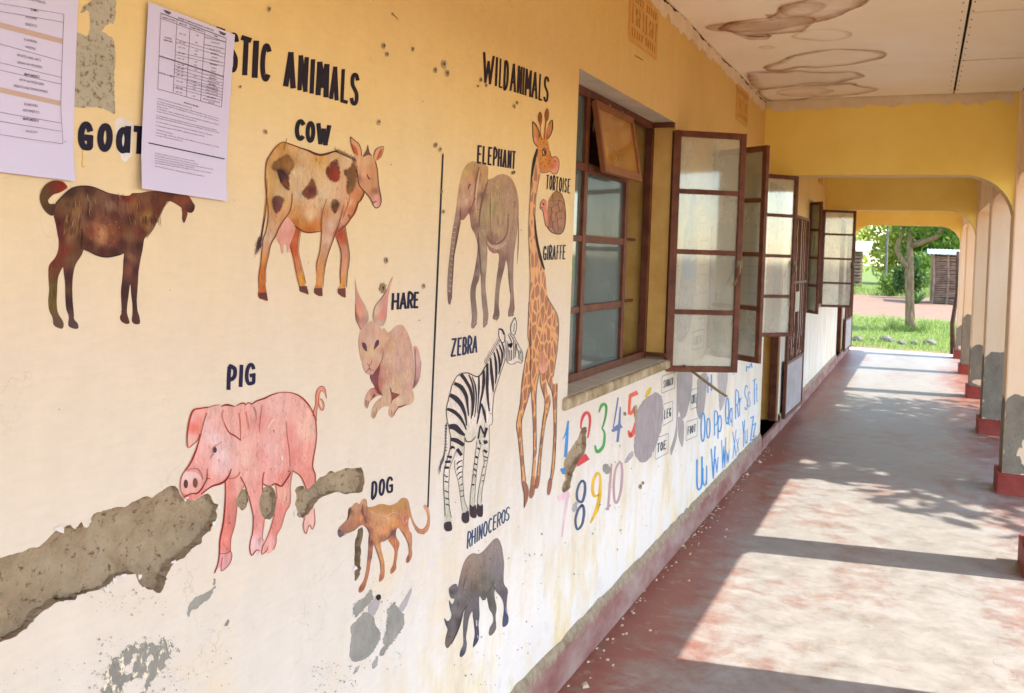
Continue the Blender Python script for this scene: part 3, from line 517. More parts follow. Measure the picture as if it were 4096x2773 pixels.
p = paint('pig_painting', PG, [(330,280,234,178,164),(300,400,236,184,172),(400,380,234,172,158),(350,470,238,196,188),(300,560,236,176,164),(420,600,238,198,192),(400,700,236,188,180),(250,660,236,168,154),(480,330,234,170,154),(520,560,234,178,162),(600,300,232,164,146),(700,260,234,176,162),(720,320,230,150,136),(850,200,236,180,168),(1000,200,234,174,156),(900,400,234,178,160),(950,420,230,150,136),(1080,400,234,182,160),(1100,600,234,160,142),(1000,600,232,146,132),(800,560,234,178,166),(720,600,230,156,142),(620,620,236,182,164),(860,700,234,170,156),(800,780,232,160,148),(900,780,230,140,124),(640,760,234,170,154),(700,860,232,158,144),(690,1000,232,160,146),(700,1150,230,152,140),(690,1330,232,186,182),(480,850,232,140,124),(480,1000,230,138,122),(470,1180,228,130,114),(440,1330,228,134,120),(440,1430,228,164,158),(540,850,234,170,152),(900,900,232,170,146),(870,1050,230,142,128),(830,1180,228,140,124),(780,1330,230,168,154),(1110,780,230,146,128),(1110,1150,230,182,166),(200,930,232,142,126),(130,930,230,134,120),(330,820,234,160,146),(260,740,232,160,148)], wall, tp, label='painting of a pink pig with a curled tail, legs broken by missing plaster')
paint('ear', "300,222 240,228 185,240 160,290 140,380 132,470 140,540 180,515 215,480 235,430 255,340 285,265", [(250,260,232,164,148),(180,300,234,172,158),(190,380,226,120,104),(220,320,230,140,124),(160,480,234,178,164)], p, tp, .0009)
paint('snout', "100,750 150,735 200,740 240,770 260,820 245,880 200,910 140,920 95,900 80,850", [(130,770,238,200,190),(200,770,236,190,180),(160,880,232,168,152),(230,840,232,164,150)], p, tp, .0009)
for q in (ell(123, 832, 18, 36), ell(198, 824, 20, 40)): paint('nostril', tp(q), [(680+123/2, 1520+832/2, 96, 60, 56), (680+210/2, 1520+800/2, 130, 74, 62), (600, 2300, 110, 64, 56)], p, NAT, .0013, sm=False)
paint('eye', tp(ell(356, 560, 15, 24)), (64, 66, 74), p, NAT, .0015, sm=False)
RD = (172, 44, 30); R2 = (146, 30, 22)
strokes('tail', [(pts("1158,320 1158,260 1170,200 1172,130 1188,85 1212,62 1236,85 1248,145"), [16, 20, 22, 18, 6], (226, 150, 120)), (pts("1212,75 1190,120 1188,180 1202,225 1220,232 1226,200 1214,165 1196,155"), [12, 18, 14, 10], (228, 156, 124)), (pts("1145,290 1150,240 1166,180 1166,110 1184,68 1212,50 1240,72 1252,150"), 4, RD), (pts("1170,330 1172,260 1184,190 1190,120 1208,84 1226,100"), 4, RD), (pts("1186,190 1204,238 1224,240 1232,200 1218,160 1198,150"), 4, RD)], p, tp, .0009)
pl = [(pts("300,222 350,204 400,200"), 5, (190, 110, 70)), (pts("405,212 440,200 475,202 515,212"), [5, 12, 4], R2), (pts("525,208 560,190 590,186 600,202"), [3, 9, 4], RD), (pts("600,204 620,184 645,188 655,196"), [3, 7, 4], RD), (pts("655,192 690,168 750,148 800,124 860,103"), [6, 9, 5], R2), (pts("850,104 930,98 1000,112 1050,140 1090,180 1120,220 1145,268"), [4, 6, 9, 5], RD), (pts("1145,268 1160,310 1168,380 1170,450 1160,540 1145,620 1138,680 1145,720 1160,760 1158,830"), [5, 4, 6, 5], RD), (pts("1150,1030 1155,1090 1155,1150 1135,1195 1112,1160 1085,1230 1062,1170 1075,1100"), 4, (190, 84, 64)),
      (pts("300,218 240,227 185,240 160,290 140,380 132,470 140,540 180,515 215,480 235,430"), [8, 9, 4, 5], RD), (pts("290,262 262,350 240,440 220,510 205,560 180,620 150,680 118,722"), [4, 4, 8, 10, 6], RD), (pts("118,722 90,770 78,830 80,880 100,930 130,955"), 5, (196, 110, 96)), (pts("105,938 150,915 175,908 212,906 250,868 276,820 290,790 292,712"), [7, 6, 8, 5, 3], R2), (pts("288,788 320,792"), 5, RD), (pts("245,915 290,880 335,850 400,830 438,806 468,765 488,712"), [4, 7, 12, 9, 4], R2), (pts("120,725 170,712 215,712 245,745 262,800"), [3, 9, 5], (206, 116, 100)),
      (pts("428,335 445,380 475,425 520,450 565,485"), [3, 5, 8, 4], RD), (pts("548,262 560,350 562,478"), 4, (200, 96, 76)), (pts("425,240 415,290 428,340"), 7, (222, 140, 122)), (pts("605,250 618,320 632,400"), [6, 9, 3], (222, 130, 114)), (pts("665,210 680,250 690,310"), [5, 7, 2], (216, 120, 104)), (pts("735,200 728,320 715,420"), [8, 14, 4], (228, 150, 136)), (pts("328,612 342,586 338,548 372,520 412,490"), [1.5, 4, 5, 3, 1.5], (168, 92, 78)), (pts("316,634 330,606 344,598"), 3, (176, 100, 86)), (pts("930,330 950,470 965,600 960,740"), [8, 18, 14, 6], (230, 146, 132)),
      (pts("438,812 440,920 435,1020 425,1130 410,1210 395,1290 392,1390 380,1470 352,1548"), [5, 9, 8, 5], R2), (pts("590,845 560,900 535,960 530,1040 520,1130 505,1200 485,1270 480,1360 492,1400 480,1460 440,1510 410,1530"), 4, (180, 80, 60)), (pts("404,1530 410,1450 418,1420"), 4, (180, 80, 60)), (pts("392,1388 440,1390 482,1368"), 4, RD), (pts("560,775 595,842 620,910 640,990 660,1080 662,1150 655,1230 640,1290 635,1350 650,1405 688,1362 712,1368"), 5, R2), (pts("750,735 738,800 735,900 722,960"), [4, 5, 3], RD), (pts("752,1110 745,1180 735,1250 745,1290"), 4, (196, 100, 80)), (pts("735,828 760,842 800,848 838,830 885,850 920,810 960,742 940,730"), [5, 6, 9, 6, 4], R2), (pts("836,830 846,870 852,950 836,1060 820,1120 800,1190 770,1270 740,1330 730,1395 770,1365 778,1340"), 4, (196, 92, 60)), (pts("978,728 966,800 960,870 962,930 955,1000 925,1050 905,1110 885,1180 850,1240 845,1300 825,1360"), 4, (196, 110, 90)), (pts("975,725 1000,740 1040,770 1070,830 1088,880"), 5, RD), (pts("460,790 510,785 545,760 555,735"), 5, (206, 100, 84)), (pts("780,385 805,340 830,312"), 6, (242, 214, 208)), (pts("890,605 895,640"), 8, (240, 226, 222))]
strokes('brush_lines', [(a_, np.atleast_1d(b_)*1.35, c_) for a_, b_, c_ in pl], p, tp, .0018)
# hare
th = T(1380, 1080, 2.537)
h = paint('hare_painting', "388,590 430,630 460,620 500,580 545,557 590,565 625,620 655,690 680,780 695,880 705,980 708,1080 695,1160 682,1215 692,1240 702,1290 690,1340 650,1370 600,1385 545,1400 515,1440 495,1480 470,1500 440,1470 440,1420 445,1388 400,1385 360,1410 330,1450 305,1500 285,1510 262,1485 265,1430 290,1370 330,1320 372,1285 365,1270 300,1295 260,1330 235,1380 218,1412 195,1370 200,1300 225,1240 265,1200 300,1195 290,1170 265,1130 250,1080 262,1050 300,900 340,700", [(420,680,206,164,132),(520,620,204,164,144),(580,620,208,160,136),(480,760,206,166,128),(560,800,206,162,142),(640,780,202,158,134),(450,900,208,170,140),(560,960,204,164,142),(660,960,204,160,140),(600,1100,210,172,142),(520,1180,206,170,134),(640,1180,206,160,140),(400,1060,204,150,122),(420,1200,206,168,134),(430,1300,208,172,140),(330,1060,176,112,100),(300,1120,146,86,84),(340,1180,190,112,96),(270,1090,150,84,80),(230,1290,204,162,134),(280,1270,190,130,110),(300,1420,206,170,138),(560,1320,210,178,146),(640,1300,206,166,136),(470,1440,204,160,130),(390,780,196,148,120)], wall, th, label='painting of a pale pinkish-brown hare crouching with tall ears', spacing=8)
paint('shadow_fold', "300,1010 352,945 350,1020 332,1100 342,1200 378,1272 320,1232 280,1150 256,1090", [(320,1020,130,64,62),(290,1100,134,76,78),(340,1230,130,56,54)], h, th, .0010)
paint('shadow_fold', "452,1190 480,1240 550,1262 520,1295 482,1320 458,1366 470,1300", [(500,1270,142,72,64),(465,1340,128,60,58)], h, th, .0010)
paint('tail', "695,785 720,775 745,820 765,920 760,1020 745,1110 710,1180 682,1205 702,1120 712,1020 705,900", [(718,800,216,150,130),(735,900,204,164,152),(735,1050,196,146,140),(705,1170,150,100,100)], h, th, .0010)
paint('head', "270,520 230,535 190,570 160,620 140,680 135,750 142,820 155,890 175,940 180,990 205,1040 240,1062 275,1065 310,1020 345,960 370,900 385,820 390,720 385,640 360,590 320,545", [(270,580,206,164,138),(200,640,204,160,138),(330,640,206,160,136),(250,720,208,170,146),(170,760,204,152,128),(160,860,206,166,124),(260,850,208,172,134),(330,880,212,178,144),(360,760,208,168,132),(240,900,206,160,134),(240,1000,206,158,138),(200,960,208,168,142),(300,960,206,154,128),(380,820,196,140,118)], h, th, .0012)
for q, a in (("98,90 115,170 135,240 170,310 205,370 232,440 235,510 205,545 180,580 160,610 130,560 105,500 100,420 105,330 103,200", [(105,150,216,166,146),(130,300,204,150,128),(200,420,206,166,140),(120,480,150,110,92),(180,570,190,146,128)]), ("485,70 450,200 435,280 425,400 415,500 380,570 330,560 290,520 278,470 290,400 320,340 370,280 420,200 455,120", [(460,130,216,164,148),(420,260,206,148,130),(320,420,206,172,146),(300,500,190,150,126),(400,480,190,146,134),(350,540,196,160,144)])):
    paint('ear', q, a, h, th, .0014)
for q, a in (("115,300 150,350 180,430 186,500 175,550 145,500 118,420", [(130,350,220,136,118),(160,440,222,150,116),(170,520,186,132,120)]), ("425,270 420,380 408,460 370,500 338,505 345,440 375,370", [(400,340,212,150,136),(370,440,220,136,122),(390,400,218,144,130)])): paint('inner_ear', q, a, h, th, .0017)
for q in ("168,738 195,745 210,780 215,825 190,810 172,775", "335,712 336,750 310,785 288,805 298,750 315,715"): paint('eye', q, [(192, 780, 84, 66, 84), (212, 815, 120, 66, 60), (316, 745, 80, 62, 86), (292, 795, 128, 72, 66)], h, th, .0016)
BR = (128, 62, 52)
strokes('brush_lines', [(pts("218,940 228,962 242,968 262,945 268,905"), [3, 6, 3], BR), (pts("242,968 242,1000"), 4, BR), (pts("204,1044 225,1018 242,1000 262,1018 288,1012"), [3, 8, 3], (110, 40, 34)), (pts("250,1064 280,1060 300,1030 345,965 372,905 386,830"), [4, 6, 4], (140, 72, 58)), (pts("165,738 195,744 212,780 216,828"), 5, (120, 66, 56)), (pts("336,710 336,752 308,788 286,808"), 5, (120, 66, 56)), (pts("528,1390 560,1388 620,1362"), [8, 16, 4], (140, 62, 52)), (pts("540,1398 505,1440 490,1478"), 6, (130, 70, 58)), (pts("465,1420 470,1470"), 4, (140, 86, 70)), (pts("290,1440 284,1500"), 4, (140, 90, 72)), (pts("320,1400 300,1490"), 4, (150, 100, 80)), (pts("236,1330 222,1400"), 5, (136, 86, 72)), (pts("212,1320 208,1380"), 4, (136, 86, 72)), (pts("102,350 104,440 112,500 140,570 160,608"), 4, (130, 92, 80)), (pts("282,470 292,400 322,340 372,280 425,198"), 4, (150, 112, 92)), (pts("712,800 708,900 714,1000 706,1110"), 4, (150, 96, 84)), (pts("766,920 762,1020 746,1112 712,1182"), 4, (140, 92, 80)), (pts("320,1240 375,1275"), [12, 4], (120, 52, 48)), (pts("300,1262 262,1322"), [12, 4], (120, 52, 48)), (pts("475,1195 470,1240"), 7, (206, 186, 182))], h, th, .0020)
# dog
td = tdog
d = paint('dog_painting', "145,770 165,725 200,690 240,650 262,600 265,540 280,500 310,485 340,450 375,440 400,455 425,410 455,393 480,405 485,480 530,490 580,478 630,458 680,455 740,470 790,462 840,435 880,395 920,382 955,395 975,430 990,500 1010,590 1040,670 1075,720 1110,745 1145,740 1175,700 1190,640 1185,570 1160,520 1145,490 1155,465 1185,470 1210,510 1222,600 1220,700 1195,770 1150,805 1100,795 1055,750 1020,690 990,612 975,640 970,700 985,770 1010,800 1015,880 1010,960 1015,1040 1000,1100 965,1145 940,1125 950,1075 975,1020 970,950 950,880 910,810 870,750 842,738 825,800 835,850 865,900 865,940 850,1000 840,1080 830,1150 828,1210 790,1260 765,1270 760,1225 790,1160 803,1080 805,990 770,930 735,880 730,850 690,880 650,900 655,980 670,1050 690,1130 695,1250 685,1320 650,1355 628,1360 630,1300 645,1230 640,1150 615,1060 590,990 570,930 560,960 550,1050 530,1150 515,1250 490,1350 470,1420 440,1470 405,1490 388,1470 400,1420 445,1350 475,1230 490,1100 500,970 505,860 515,800 490,740 450,705 400,715 340,760 290,785 240,795 200,830 175,848 150,820", [(160,790,110,92,92),(190,740,160,112,88),(240,700,176,122,92),(300,620,188,134,100),(280,540,120,80,72),(340,500,196,144,104),(330,680,184,124,90),(420,620,204,136,88),(440,540,160,104,84),(460,440,204,152,108),(400,500,196,142,106),(470,640,150,96,76),(400,690,170,108,84),(560,560,204,148,100),(540,510,198,142,88),(640,500,188,136,82),(640,600,214,156,108),(750,500,184,132,76),(800,560,196,136,84),(760,640,216,158,110),(900,440,186,140,82),(960,450,190,136,92),(880,540,196,136,86),(800,680,216,142,82),(700,780,214,142,88),(620,760,214,152,104),(560,700,200,136,94),(520,760,150,96,80),(660,860,170,110,84),(930,640,204,124,92),(960,700,196,118,86),(900,760,200,136,90),(980,840,204,140,104),(990,1000,190,124,86),(960,1110,176,112,80),(1020,620,196,144,104),(1080,750,190,124,90),(1150,780,198,132,94),(1205,650,200,140,104),(1165,490,214,160,124),(800,800,120,82,80),(790,900,196,120,78),(830,940,180,110,76),(820,1050,196,124,82),(800,1180,190,118,76),(590,880,206,136,84),(630,960,212,152,100),(650,1080,206,146,94),(670,1250,190,124,90),(650,1330,176,110,84),(540,900,116,70,68),(520,1050,150,98,80),(500,1200,186,122,88),(470,1350,180,114,84),(420,1460,168,104,74)], wall, td, label='painting of a tan dog walking left with a hooked tail', spacing=7)
strokes('brush_lines', [(pts("262,640 275,580 300,510"), [6, 14, 6], (84, 56, 52)), (pts("440,450 428,540 460,620 475,690"), [4, 18, 12, 4], (130, 76, 64)), (pts("478,410 486,500 480,600 470,650"), 5, (150, 104, 86)), (pts("150,770 175,765 185,775"), [10, 14, 4], (60, 54, 62)), (pts("155,822 200,826 260,790 330,762 385,718"), [3, 6, 5], (116, 74, 60)), (pts("500,530 560,555 640,590 720,590 790,552 850,570 900,620"), [3, 5, 3], (224, 190, 160)), (pts("895,600 905,660 925,680 950,640"), 5, (226, 186, 170)), (pts("450,706 490,742 515,800 508,860"), [6, 12, 6], (110, 66, 58)), (pts("650,896 700,876 760,820 830,740"), [4, 10, 5], (130, 80, 60)), (pts("870,750 915,812 950,880 970,950 974,1020"), 5, (120, 80, 70)), (pts("572,930 592,990 616,1060 642,1150 646,1230"), 5, (120, 84, 74)), (pts("1040,740 1085,790 1150,806"), 5, (120, 80, 66)), (pts("425,1400 405,1460"), 5, (120, 80, 66)), (pts("455,1390 440,1450"), 4, (130, 88, 70)), (pts("655,1280 648,1340"), 4, (130, 88, 70)), (pts("795,1180 785,1250"), 4, (130, 84, 66)), (pts("810,850 822,980 815,1120"), 5, (206, 160, 140)), (pts("612,960 610,1000"), 7, (226, 196, 180)), (pts("725,615 738,630"), 9, (230, 200, 188)), (pts("970,1060 962,1130"), 5, (120, 80, 64))], d, td, .0016)
# elephant
te = T(1760, 620, 2.247)
e = paint('elephant_painting', "300,57 350,75 400,85 430,110 432,170 430,215 470,210 510,185 560,172 610,185 650,225 680,290 700,370 708,470 705,570 695,680 680,790 665,890 660,1000 658,1100 660,1200 668,1330 670,1390 650,1440 615,1455 612,1410 625,1350 630,1260 622,1160 612,1050 595,950 580,1010 560,1090 540,1180 530,1280 528,1360 535,1420 525,1470 490,1480 472,1465 485,1400 490,1310 498,1200 510,1090 525,980 525,890 480,885 440,855 426,822 425,900 420,1000 410,1100 410,1200 420,1300 430,1390 435,1450 420,1520 390,1555 385,1510 388,1440 375,1330 368,1200 362,1060 350,1120 325,1190 320,1280 330,1370 335,1440 325,1520 300,1560 278,1545 285,1460 280,1370 272,1280 275,1190 300,1090 320,980 335,860 335,800 310,710 280,650 262,530 240,550 210,585 185,590 160,680 140,790 125,880 112,1000 105,1120 100,1240 98,1310 90,1345 72,1330 65,1240 65,1120 75,1000 90,850 105,720 125,600 145,470 160,340 180,230 205,140 245,80", [(260,90,190,156,102),(320,80,196,156,106),(220,160,206,172,110),(200,260,204,166,126),(270,200,206,160,112),(260,280,196,150,128),(170,400,200,160,128),(230,420,214,176,150),(270,440,190,140,120),(280,500,146,96,88),(210,560,160,104,96),(390,120,196,150,102),(410,220,200,156,108),(340,300,204,162,130),(330,180,176,130,98),(380,360,140,104,88),(330,500,190,156,120),(310,640,140,106,94),(290,600,160,122,104),(140,560,166,138,118),(140,660,140,112,98),(110,800,158,132,112),(100,950,140,118,104),(85,1150,146,124,112),(85,1300,120,86,80),(470,240,180,146,108),(560,200,190,152,116),(640,280,182,146,116),(690,450,176,138,116),(420,300,176,142,108),(490,400,184,156,114),(440,480,170,152,108),(560,400,184,152,120),(560,560,184,154,118),(640,560,176,142,112),(680,640,176,140,116),(520,680,186,156,120),(390,560,176,150,112),(400,700,178,152,118),(440,720,150,112,96),(480,770,146,104,92),(520,820,196,168,138),(450,850,160,112,100),(520,870,156,110,98),(640,720,176,144,120),(640,850,166,130,112),(630,1000,160,130,114),(640,1200,160,136,120),(640,1370,140,108,96),(560,950,136,104,92),(550,1050,116,92,84),(520,1200,150,128,110),(500,1400,120,96,86),(390,850,176,156,126),(390,1000,176,156,132),(390,1200,158,136,122),(405,1420,150,126,112),(350,850,140,112,98),(330,1000,118,94,92),(310,1150,120,94,88),(300,1280,132,112,102),(310,1450,150,128,118)], wall, te, label='painting of a grey-brown elephant with a long hanging trunk', spacing=8)
strokes('tail', [(pts("700,560 704,700 700,850 690,985"), [6, 8, 9, 1], (136, 104, 92))], e, te, .0009)
el = [(pts("350,110 325,200 315,300 308,400 262,525"), [4, 12, 8, 12, 4], (150, 106, 88)), (pts("432,230 395,340 370,440 355,540 350,650"), [4, 16, 12, 5], (132, 92, 82)), (pts("350,150 330,280 318,400 322,520"), [6, 14, 10, 3], (222, 190, 154)), (pts("275,262 262,272 248,310"), [4, 14, 4], (112, 74, 66)), (pts("182,480 180,540 190,585"), [4, 8, 4], (140, 92, 84)), (pts("425,730 450,770 500,800 560,770 600,700 615,560"), [4, 12, 16, 12, 3], (140, 96, 88)), (pts("420,775 450,815 520,835 588,790"), [6, 22, 26, 8], (192, 166, 138)), (pts("440,250 490,270 530,330 545,430"), [4, 8, 3], (204, 178, 132)), (pts("455,330 460,480 452,640"), [4, 12, 3], (196, 176, 124)), (pts("340,700 345,820 360,960 365,1080"), [6, 10, 4], (116, 90, 84)), (pts("180,600 158,700 140,800 122,900 112,1040 104,1160 100,1300"), [6, 12, 8, 10, 5], (110, 82, 78)), (pts("610,1060 622,1160 630,1240"), 5, (104, 84, 84))]
for k in range(13):
    y = 640+k*48; x = 125-(y-640)*.068; el.append(([(x-18, y), (x, y+10), (x+16, y+6)], [4, 10, 2], (188, 160, 134)))
for x, y in ((310, 1500), (405, 1500), (500, 1455), (640, 1420)): el += [([(x-14, y+30), (x, y+5), (x+16, y+26)], 5, (190, 166, 150)), ([(x+2, y+36), (x+14, y+10), (x+20, y+20)], 4, (100, 80, 76))]
for k in range(20):
    x = random.uniform(440, 680); y = random.uniform(230, 620); el.append(([(x, y), (x+random.uniform(-4, 8), y+random.uniform(50, 130))], [2, 5, 1], random.choice([(196, 168, 130), (164, 132, 106), (186, 164, 116)])))
for x, y in ((308, 92), (315, 395), (337, 490), (613, 540), (667, 425), (320, 1098)): el.append((ell(x, y, 1, 1, 3), 10, (84, 64, 40)))
strokes('brush_lines', el, e, te, .0014)
# zebra
tz = T(1740, 1260, 1.7875)
z = paint('zebra_painting', "185,420 230,415 270,430 300,440 330,420 350,380 375,345 400,300 430,250 450,200 465,195 452,150 450,95 480,100 500,140 515,165 530,130 545,120 540,70 570,15 582,70 572,130 560,150 580,190 600,230 620,265 625,320 610,345 590,335 555,350 520,345 502,315 490,350 465,420 440,500 420,570 412,640 408,700 412,750 400,785 385,800 385,880 385,950 375,1030 360,1110 350,1180 335,1260 330,1330 340,1390 335,1435 300,1430 300,1370 305,1290 320,1200 335,1120 350,1050 340,970 330,920 310,1000 300,1090 295,1180 285,1260 282,1340 292,1400 290,1445 250,1435 247,1380 250,1300 262,1200 275,1090 290,970 300,920 290,868 260,902 225,907 210,880 205,960 200,1050 195,1140 200,1240 210,1330 235,1390 240,1470 215,1488 190,1465 195,1400 180,1300 165,1190 140,1100 145,1000 150,970 130,1020 105,1090 98,1170 95,1260 100,1370 115,1450 118,1530 90,1545 65,1520 70,1440 65,1340 60,1230 62,1130 80,1050 105,960 110,880 100,820 85,750 78,680 90,620 105,560 125,490 155,440", [(200,450,236,214,192),(400,500,238,218,200),(560,250,232,214,196),(300,700,238,220,204),(80,1100,236,218,202),(320,1300,216,204,184),(265,1320,210,200,176),(90,1450,204,198,170),(205,1350,206,198,176),(250,850,222,208,186)], wall, tz, label='painting of a black and white striped zebra', spacing=9)
BK = (46, 40, 48)
zs = [("185,425 218,470 250,530 264,600 264,680 256,742", [26, 24, 20, 12, 8]), ("240,428 262,480 276,560 276,640 266,722", [8, 14, 10, 5]), ("262,440 284,500 293,570 290,660 280,732", [6, 12, 8, 5]), ("312,438 312,520 308,600 300,700", [10, 14, 8, 4]), ("346,396 346,480 336,560 320,640 306,722", [16, 22, 16, 10, 5]), ("372,350 372,440 371,520 376,600 386,690", [16, 22, 18, 8]), ("395,308 401,400 410,480 414,552", [10, 22, 20, 6]), ("420,268 433,340 436,420 430,492", [8, 18, 16, 5]), ("437,240 456,310 461,380 452,424", [8, 16, 14, 5]), ("455,212 476,270 476,330 468,372", [8, 14, 10, 4]), ("474,196 490,250 491,312", [8, 10, 4]),
      ("135,488 185,518 220,580 230,650 238,722", [22, 32, 24, 14, 6]), ("106,572 150,600 190,650 215,720 224,792", [26, 38, 30, 18, 8]), ("84,672 130,690 175,730 205,780 222,822", [18, 28, 24, 14, 8]), ("98,800 140,802 180,838 212,862", [30, 46, 34, 12]), ("108,890 150,898 204,932", [20, 34, 26]), ("106,960 122,945 140,955", [8, 20, 8]), ("155,958 188,1004", [26, 22]), ("330,632 306,740 298,782", [8, 12, 4]), ("330,632 350,700 362,772", [8, 20, 6]), ("322,790 306,885", [8, 12]), ("322,790 346,850", [8, 14]), ("366,806 350,876", [22, 14]), ("346,912 372,906", [30, 20]), ("346,966 370,984", [16, 22]), ("316,895 322,925", [8, 12]), ("85,1012 118,1018", [14, 22]), ("70,1052 110,1048", [14, 22]), ("64,1092 98,1092", [20, 14]), ("62,1140 80,1158 92,1150", [5, 8, 4]), ("66,1190 92,1196", 8), ("66,1256 94,1268", 8), ("70,1308 96,1318", 8), ("74,1352 98,1362", 8),
      ("152,1070 166,1052 192,1040", [4, 10, 6]), ("152,1110 166,1090 192,1080", [4, 10, 6]), ("158,1148 172,1128 194,1122", [4, 9, 5]), ("166,1180 180,1160 196,1158", [4, 8, 4]), ("176,1220 198,1206", 6), ("178,1262 202,1252", 6), ("182,1300 206,1292", 6), ("300,950 320,962", 12), ("286,1012 306,1022", 14), ("280,1062 300,1072", 10), ("276,1100 294,1116", 10), ("270,1150 280,1140 290,1160", 5), ("264,1212 278,1216", 12), ("345,1010 374,1022", 7), ("350,1046 368,1040", 6), ("340,1090 356,1084", 6), ("336,1150 350,1140", 6), ("332,1190 346,1184", 6),
      ("505,178 506,250 508,320", [3, 6, 3]), ("517,190 520,260 519,332", [3, 6, 3]), ("531,250 534,330", 5), ("545,250 546,325", 5), ("556,160 562,240 560,318", [3, 6, 3]), ("568,180 575,240 570,305", [3, 6, 3]), ("580,205 586,255", 5), ("520,140 540,180 545,200", [4, 7, 4]), ("530,130 556,170", 5), ("524,205 534,222 546,205 540,240", [10, 24, 18, 6]), ("592,250 600,300", 5)]
zs = [(pts(a), b, BK) for a, b in zs]
zs += [(closed("455,98 485,112 498,148 492,195 470,190 455,150"), 5, BK), (pts("462,100 480,110 492,140"), 14, (56, 50, 60)), (closed("570,18 582,70 572,130 555,145 540,118 542,70"), 5, (70, 76, 76)), (pts("568,60 560,120"), 7, (150, 156, 144)), (pts("560,150 582,190 602,230 622,265 626,320 610,345 590,335 555,352 520,345 502,315 490,350 465,420 440,500 420,570 412,640 408,700"), 4, (70, 66, 70)), (pts("155,440 185,420 230,415 270,432 300,442 330,420 352,378 376,344"), [5, 7, 8, 5], BK), (pts("155,440 125,490 105,560 90,620 78,680 85,750 100,820 110,880 105,960 80,1050 62,1130 60,1230 65,1340 70,1440"), 4, (70, 66, 70)), (pts("150,970 130,1020 105,1090 98,1170 95,1260 100,1370 115,1450"), 3, (80, 76, 76)), (pts("210,880 205,960 200,1050 195,1140 200,1240 210,1330 235,1390"), 3, (80, 76, 76)), (pts("140,1040 142,1110 165,1190 180,1300 195,1400"), 3, (80, 76, 76)), (pts("210,870 225,905 260,902 290,870"), [4, 9, 7, 4], BK), (pts("408,700 412,750 402,785 386,800 386,950 375,1030 350,1180 335,1260 332,1340"), 3, (80, 76, 76)), (pts("330,920 310,1000 298,1100 285,1260 283,1345"), 3, (80, 76, 76)), (pts("298,900 290,970 275,1090 262,1200 250,1300 248,1380"), 3, (80, 76, 76)), (pts("340,970 350,1050 335,1120 320,1200 305,1290 300,1375"), 3, (80, 76, 76)), (pts("605,262 614,272"), 9, (80, 100, 90)), (pts("590,300 606,318 622,332"), 4, (80, 80, 80)), (pts("384,700 412,712"), 3, (90, 86, 86)), (pts("82,770 76,850 72,930 64,1000"), [6, 8, 6, 10], (110, 110, 120))]
for k in range(10): zs.append(([(66, 985+k*3), (46+random.uniform(-8, 8), 1050), (random.uniform(12, 46), random.uniform(1070, 1150))], [4, 3, 1], random.choice([(70, 72, 90), (104, 104, 118)])))
for k in range(14): x = 365+k*8; y = 352-k*13; zs.append(([(x, y), (x-10, y-14), (x-14-random.uniform(0, 8), y-30)], [5, 4, 1], (70, 66, 76)))
for k in range(9): y = 790+k*22; zs.append(([(68, y), (82, y+4)], 8, BK))
strokes('stripes', zs, z, tz, .0010)
for q in ("65,1490 90,1478 112,1482 118,1535 85,1548 65,1530", "192,1420 215,1412 236,1400 241,1470 215,1490 190,1468", "247,1358 268,1372 288,1358 292,1446 250,1438", "300,1352 320,1366 338,1356 336,1438 300,1432"): paint('hoof', q, (62, 46, 54), z, tz, .0026)
paint('muzzle', "596,262 615,250 628,280 622,320 600,300", (176, 176, 150), z, tz, .0008)
# giraffe and tortoise
tg7 = T(2040, 400, 1.967); tg8 = T(2040, 1150, 1.7285)
up_l = tg7("215,380 190,470 170,590 158,720 150,850 145,980 145,1100 150,1250 155,1400 155,1480"); up_r = tg7("292,1520 285,1450 272,1340 245,1280 220,1200 205,1100 195,1000 195,900 200,780 215,680 235,580 245,400 235,360")
low = tg8("135,10 130,100 125,200 120,300 122,350 130,395 118,430 105,480 95,560 80,660 70,790 50,900 42,960 55,1050 65,1150 75,1250 80,1350 95,1430 95,1525 120,1470 128,1400 110,1340 100,1270 90,1170 80,1050 78,950 90,880 120,780 143,690 150,800 160,900 160,1000 160,1100 158,1200 150,1300 140,1380 130,1440 145,1460 165,1430 172,1370 175,1270 180,1150 180,1030 178,900 178,780 185,680 200,592 205,610 210,680 230,750 240,800 225,900 215,1000 205,1080 195,1180 182,1300 170,1350 172,1390 195,1380 205,1310 208,1240 215,1150 225,1050 240,950 265,850 278,780 275,740 258,730 250,605 255,650 285,720 295,800 300,900 300,1000 295,1100 290,1200 280,1300 265,1340 255,1420 270,1435 285,1390 290,1330 305,1240 315,1150 318,1000 318,850 322,740 325,665 300,670 295,620 310,530 325,430 333,300 330,220 310,160 280,110 262,70 250,30")
gi = paint('giraffe_painting', np.vstack([up_l, low, up_r]), (216, 150, 90), wall, NAT, mat=M_GIR, label='painting of a tall spotted giraffe beside the window')
paint('head', "220,330 245,308 280,308 298,330 310,400 325,450 355,445 380,470 382,520 370,570 345,582 310,560 290,568 250,572 232,540 222,460 215,380", [(260,350,216,146,66),(240,450,214,146,66),(290,400,214,140,70),(280,520,206,134,56),(330,520,206,110,50),(355,480,226,146,112),(365,540,228,148,116),(345,565,230,160,130),(310,470,206,130,50)], gi, tg7, .0012, spacing=6)
for q, a in (("175,172 200,195 225,250 230,320 220,368 190,345 180,290 175,220", [(190,220,214,150,70),(195,310,224,150,112),(220,300,196,120,56)]), ("328,165 332,220 318,270 290,312 278,300 290,230 305,190", [(315,200,214,150,70),(310,260,224,140,92),(290,290,196,110,50)])): paint('ear', q, a, gi, tg7, .0010, spacing=6)
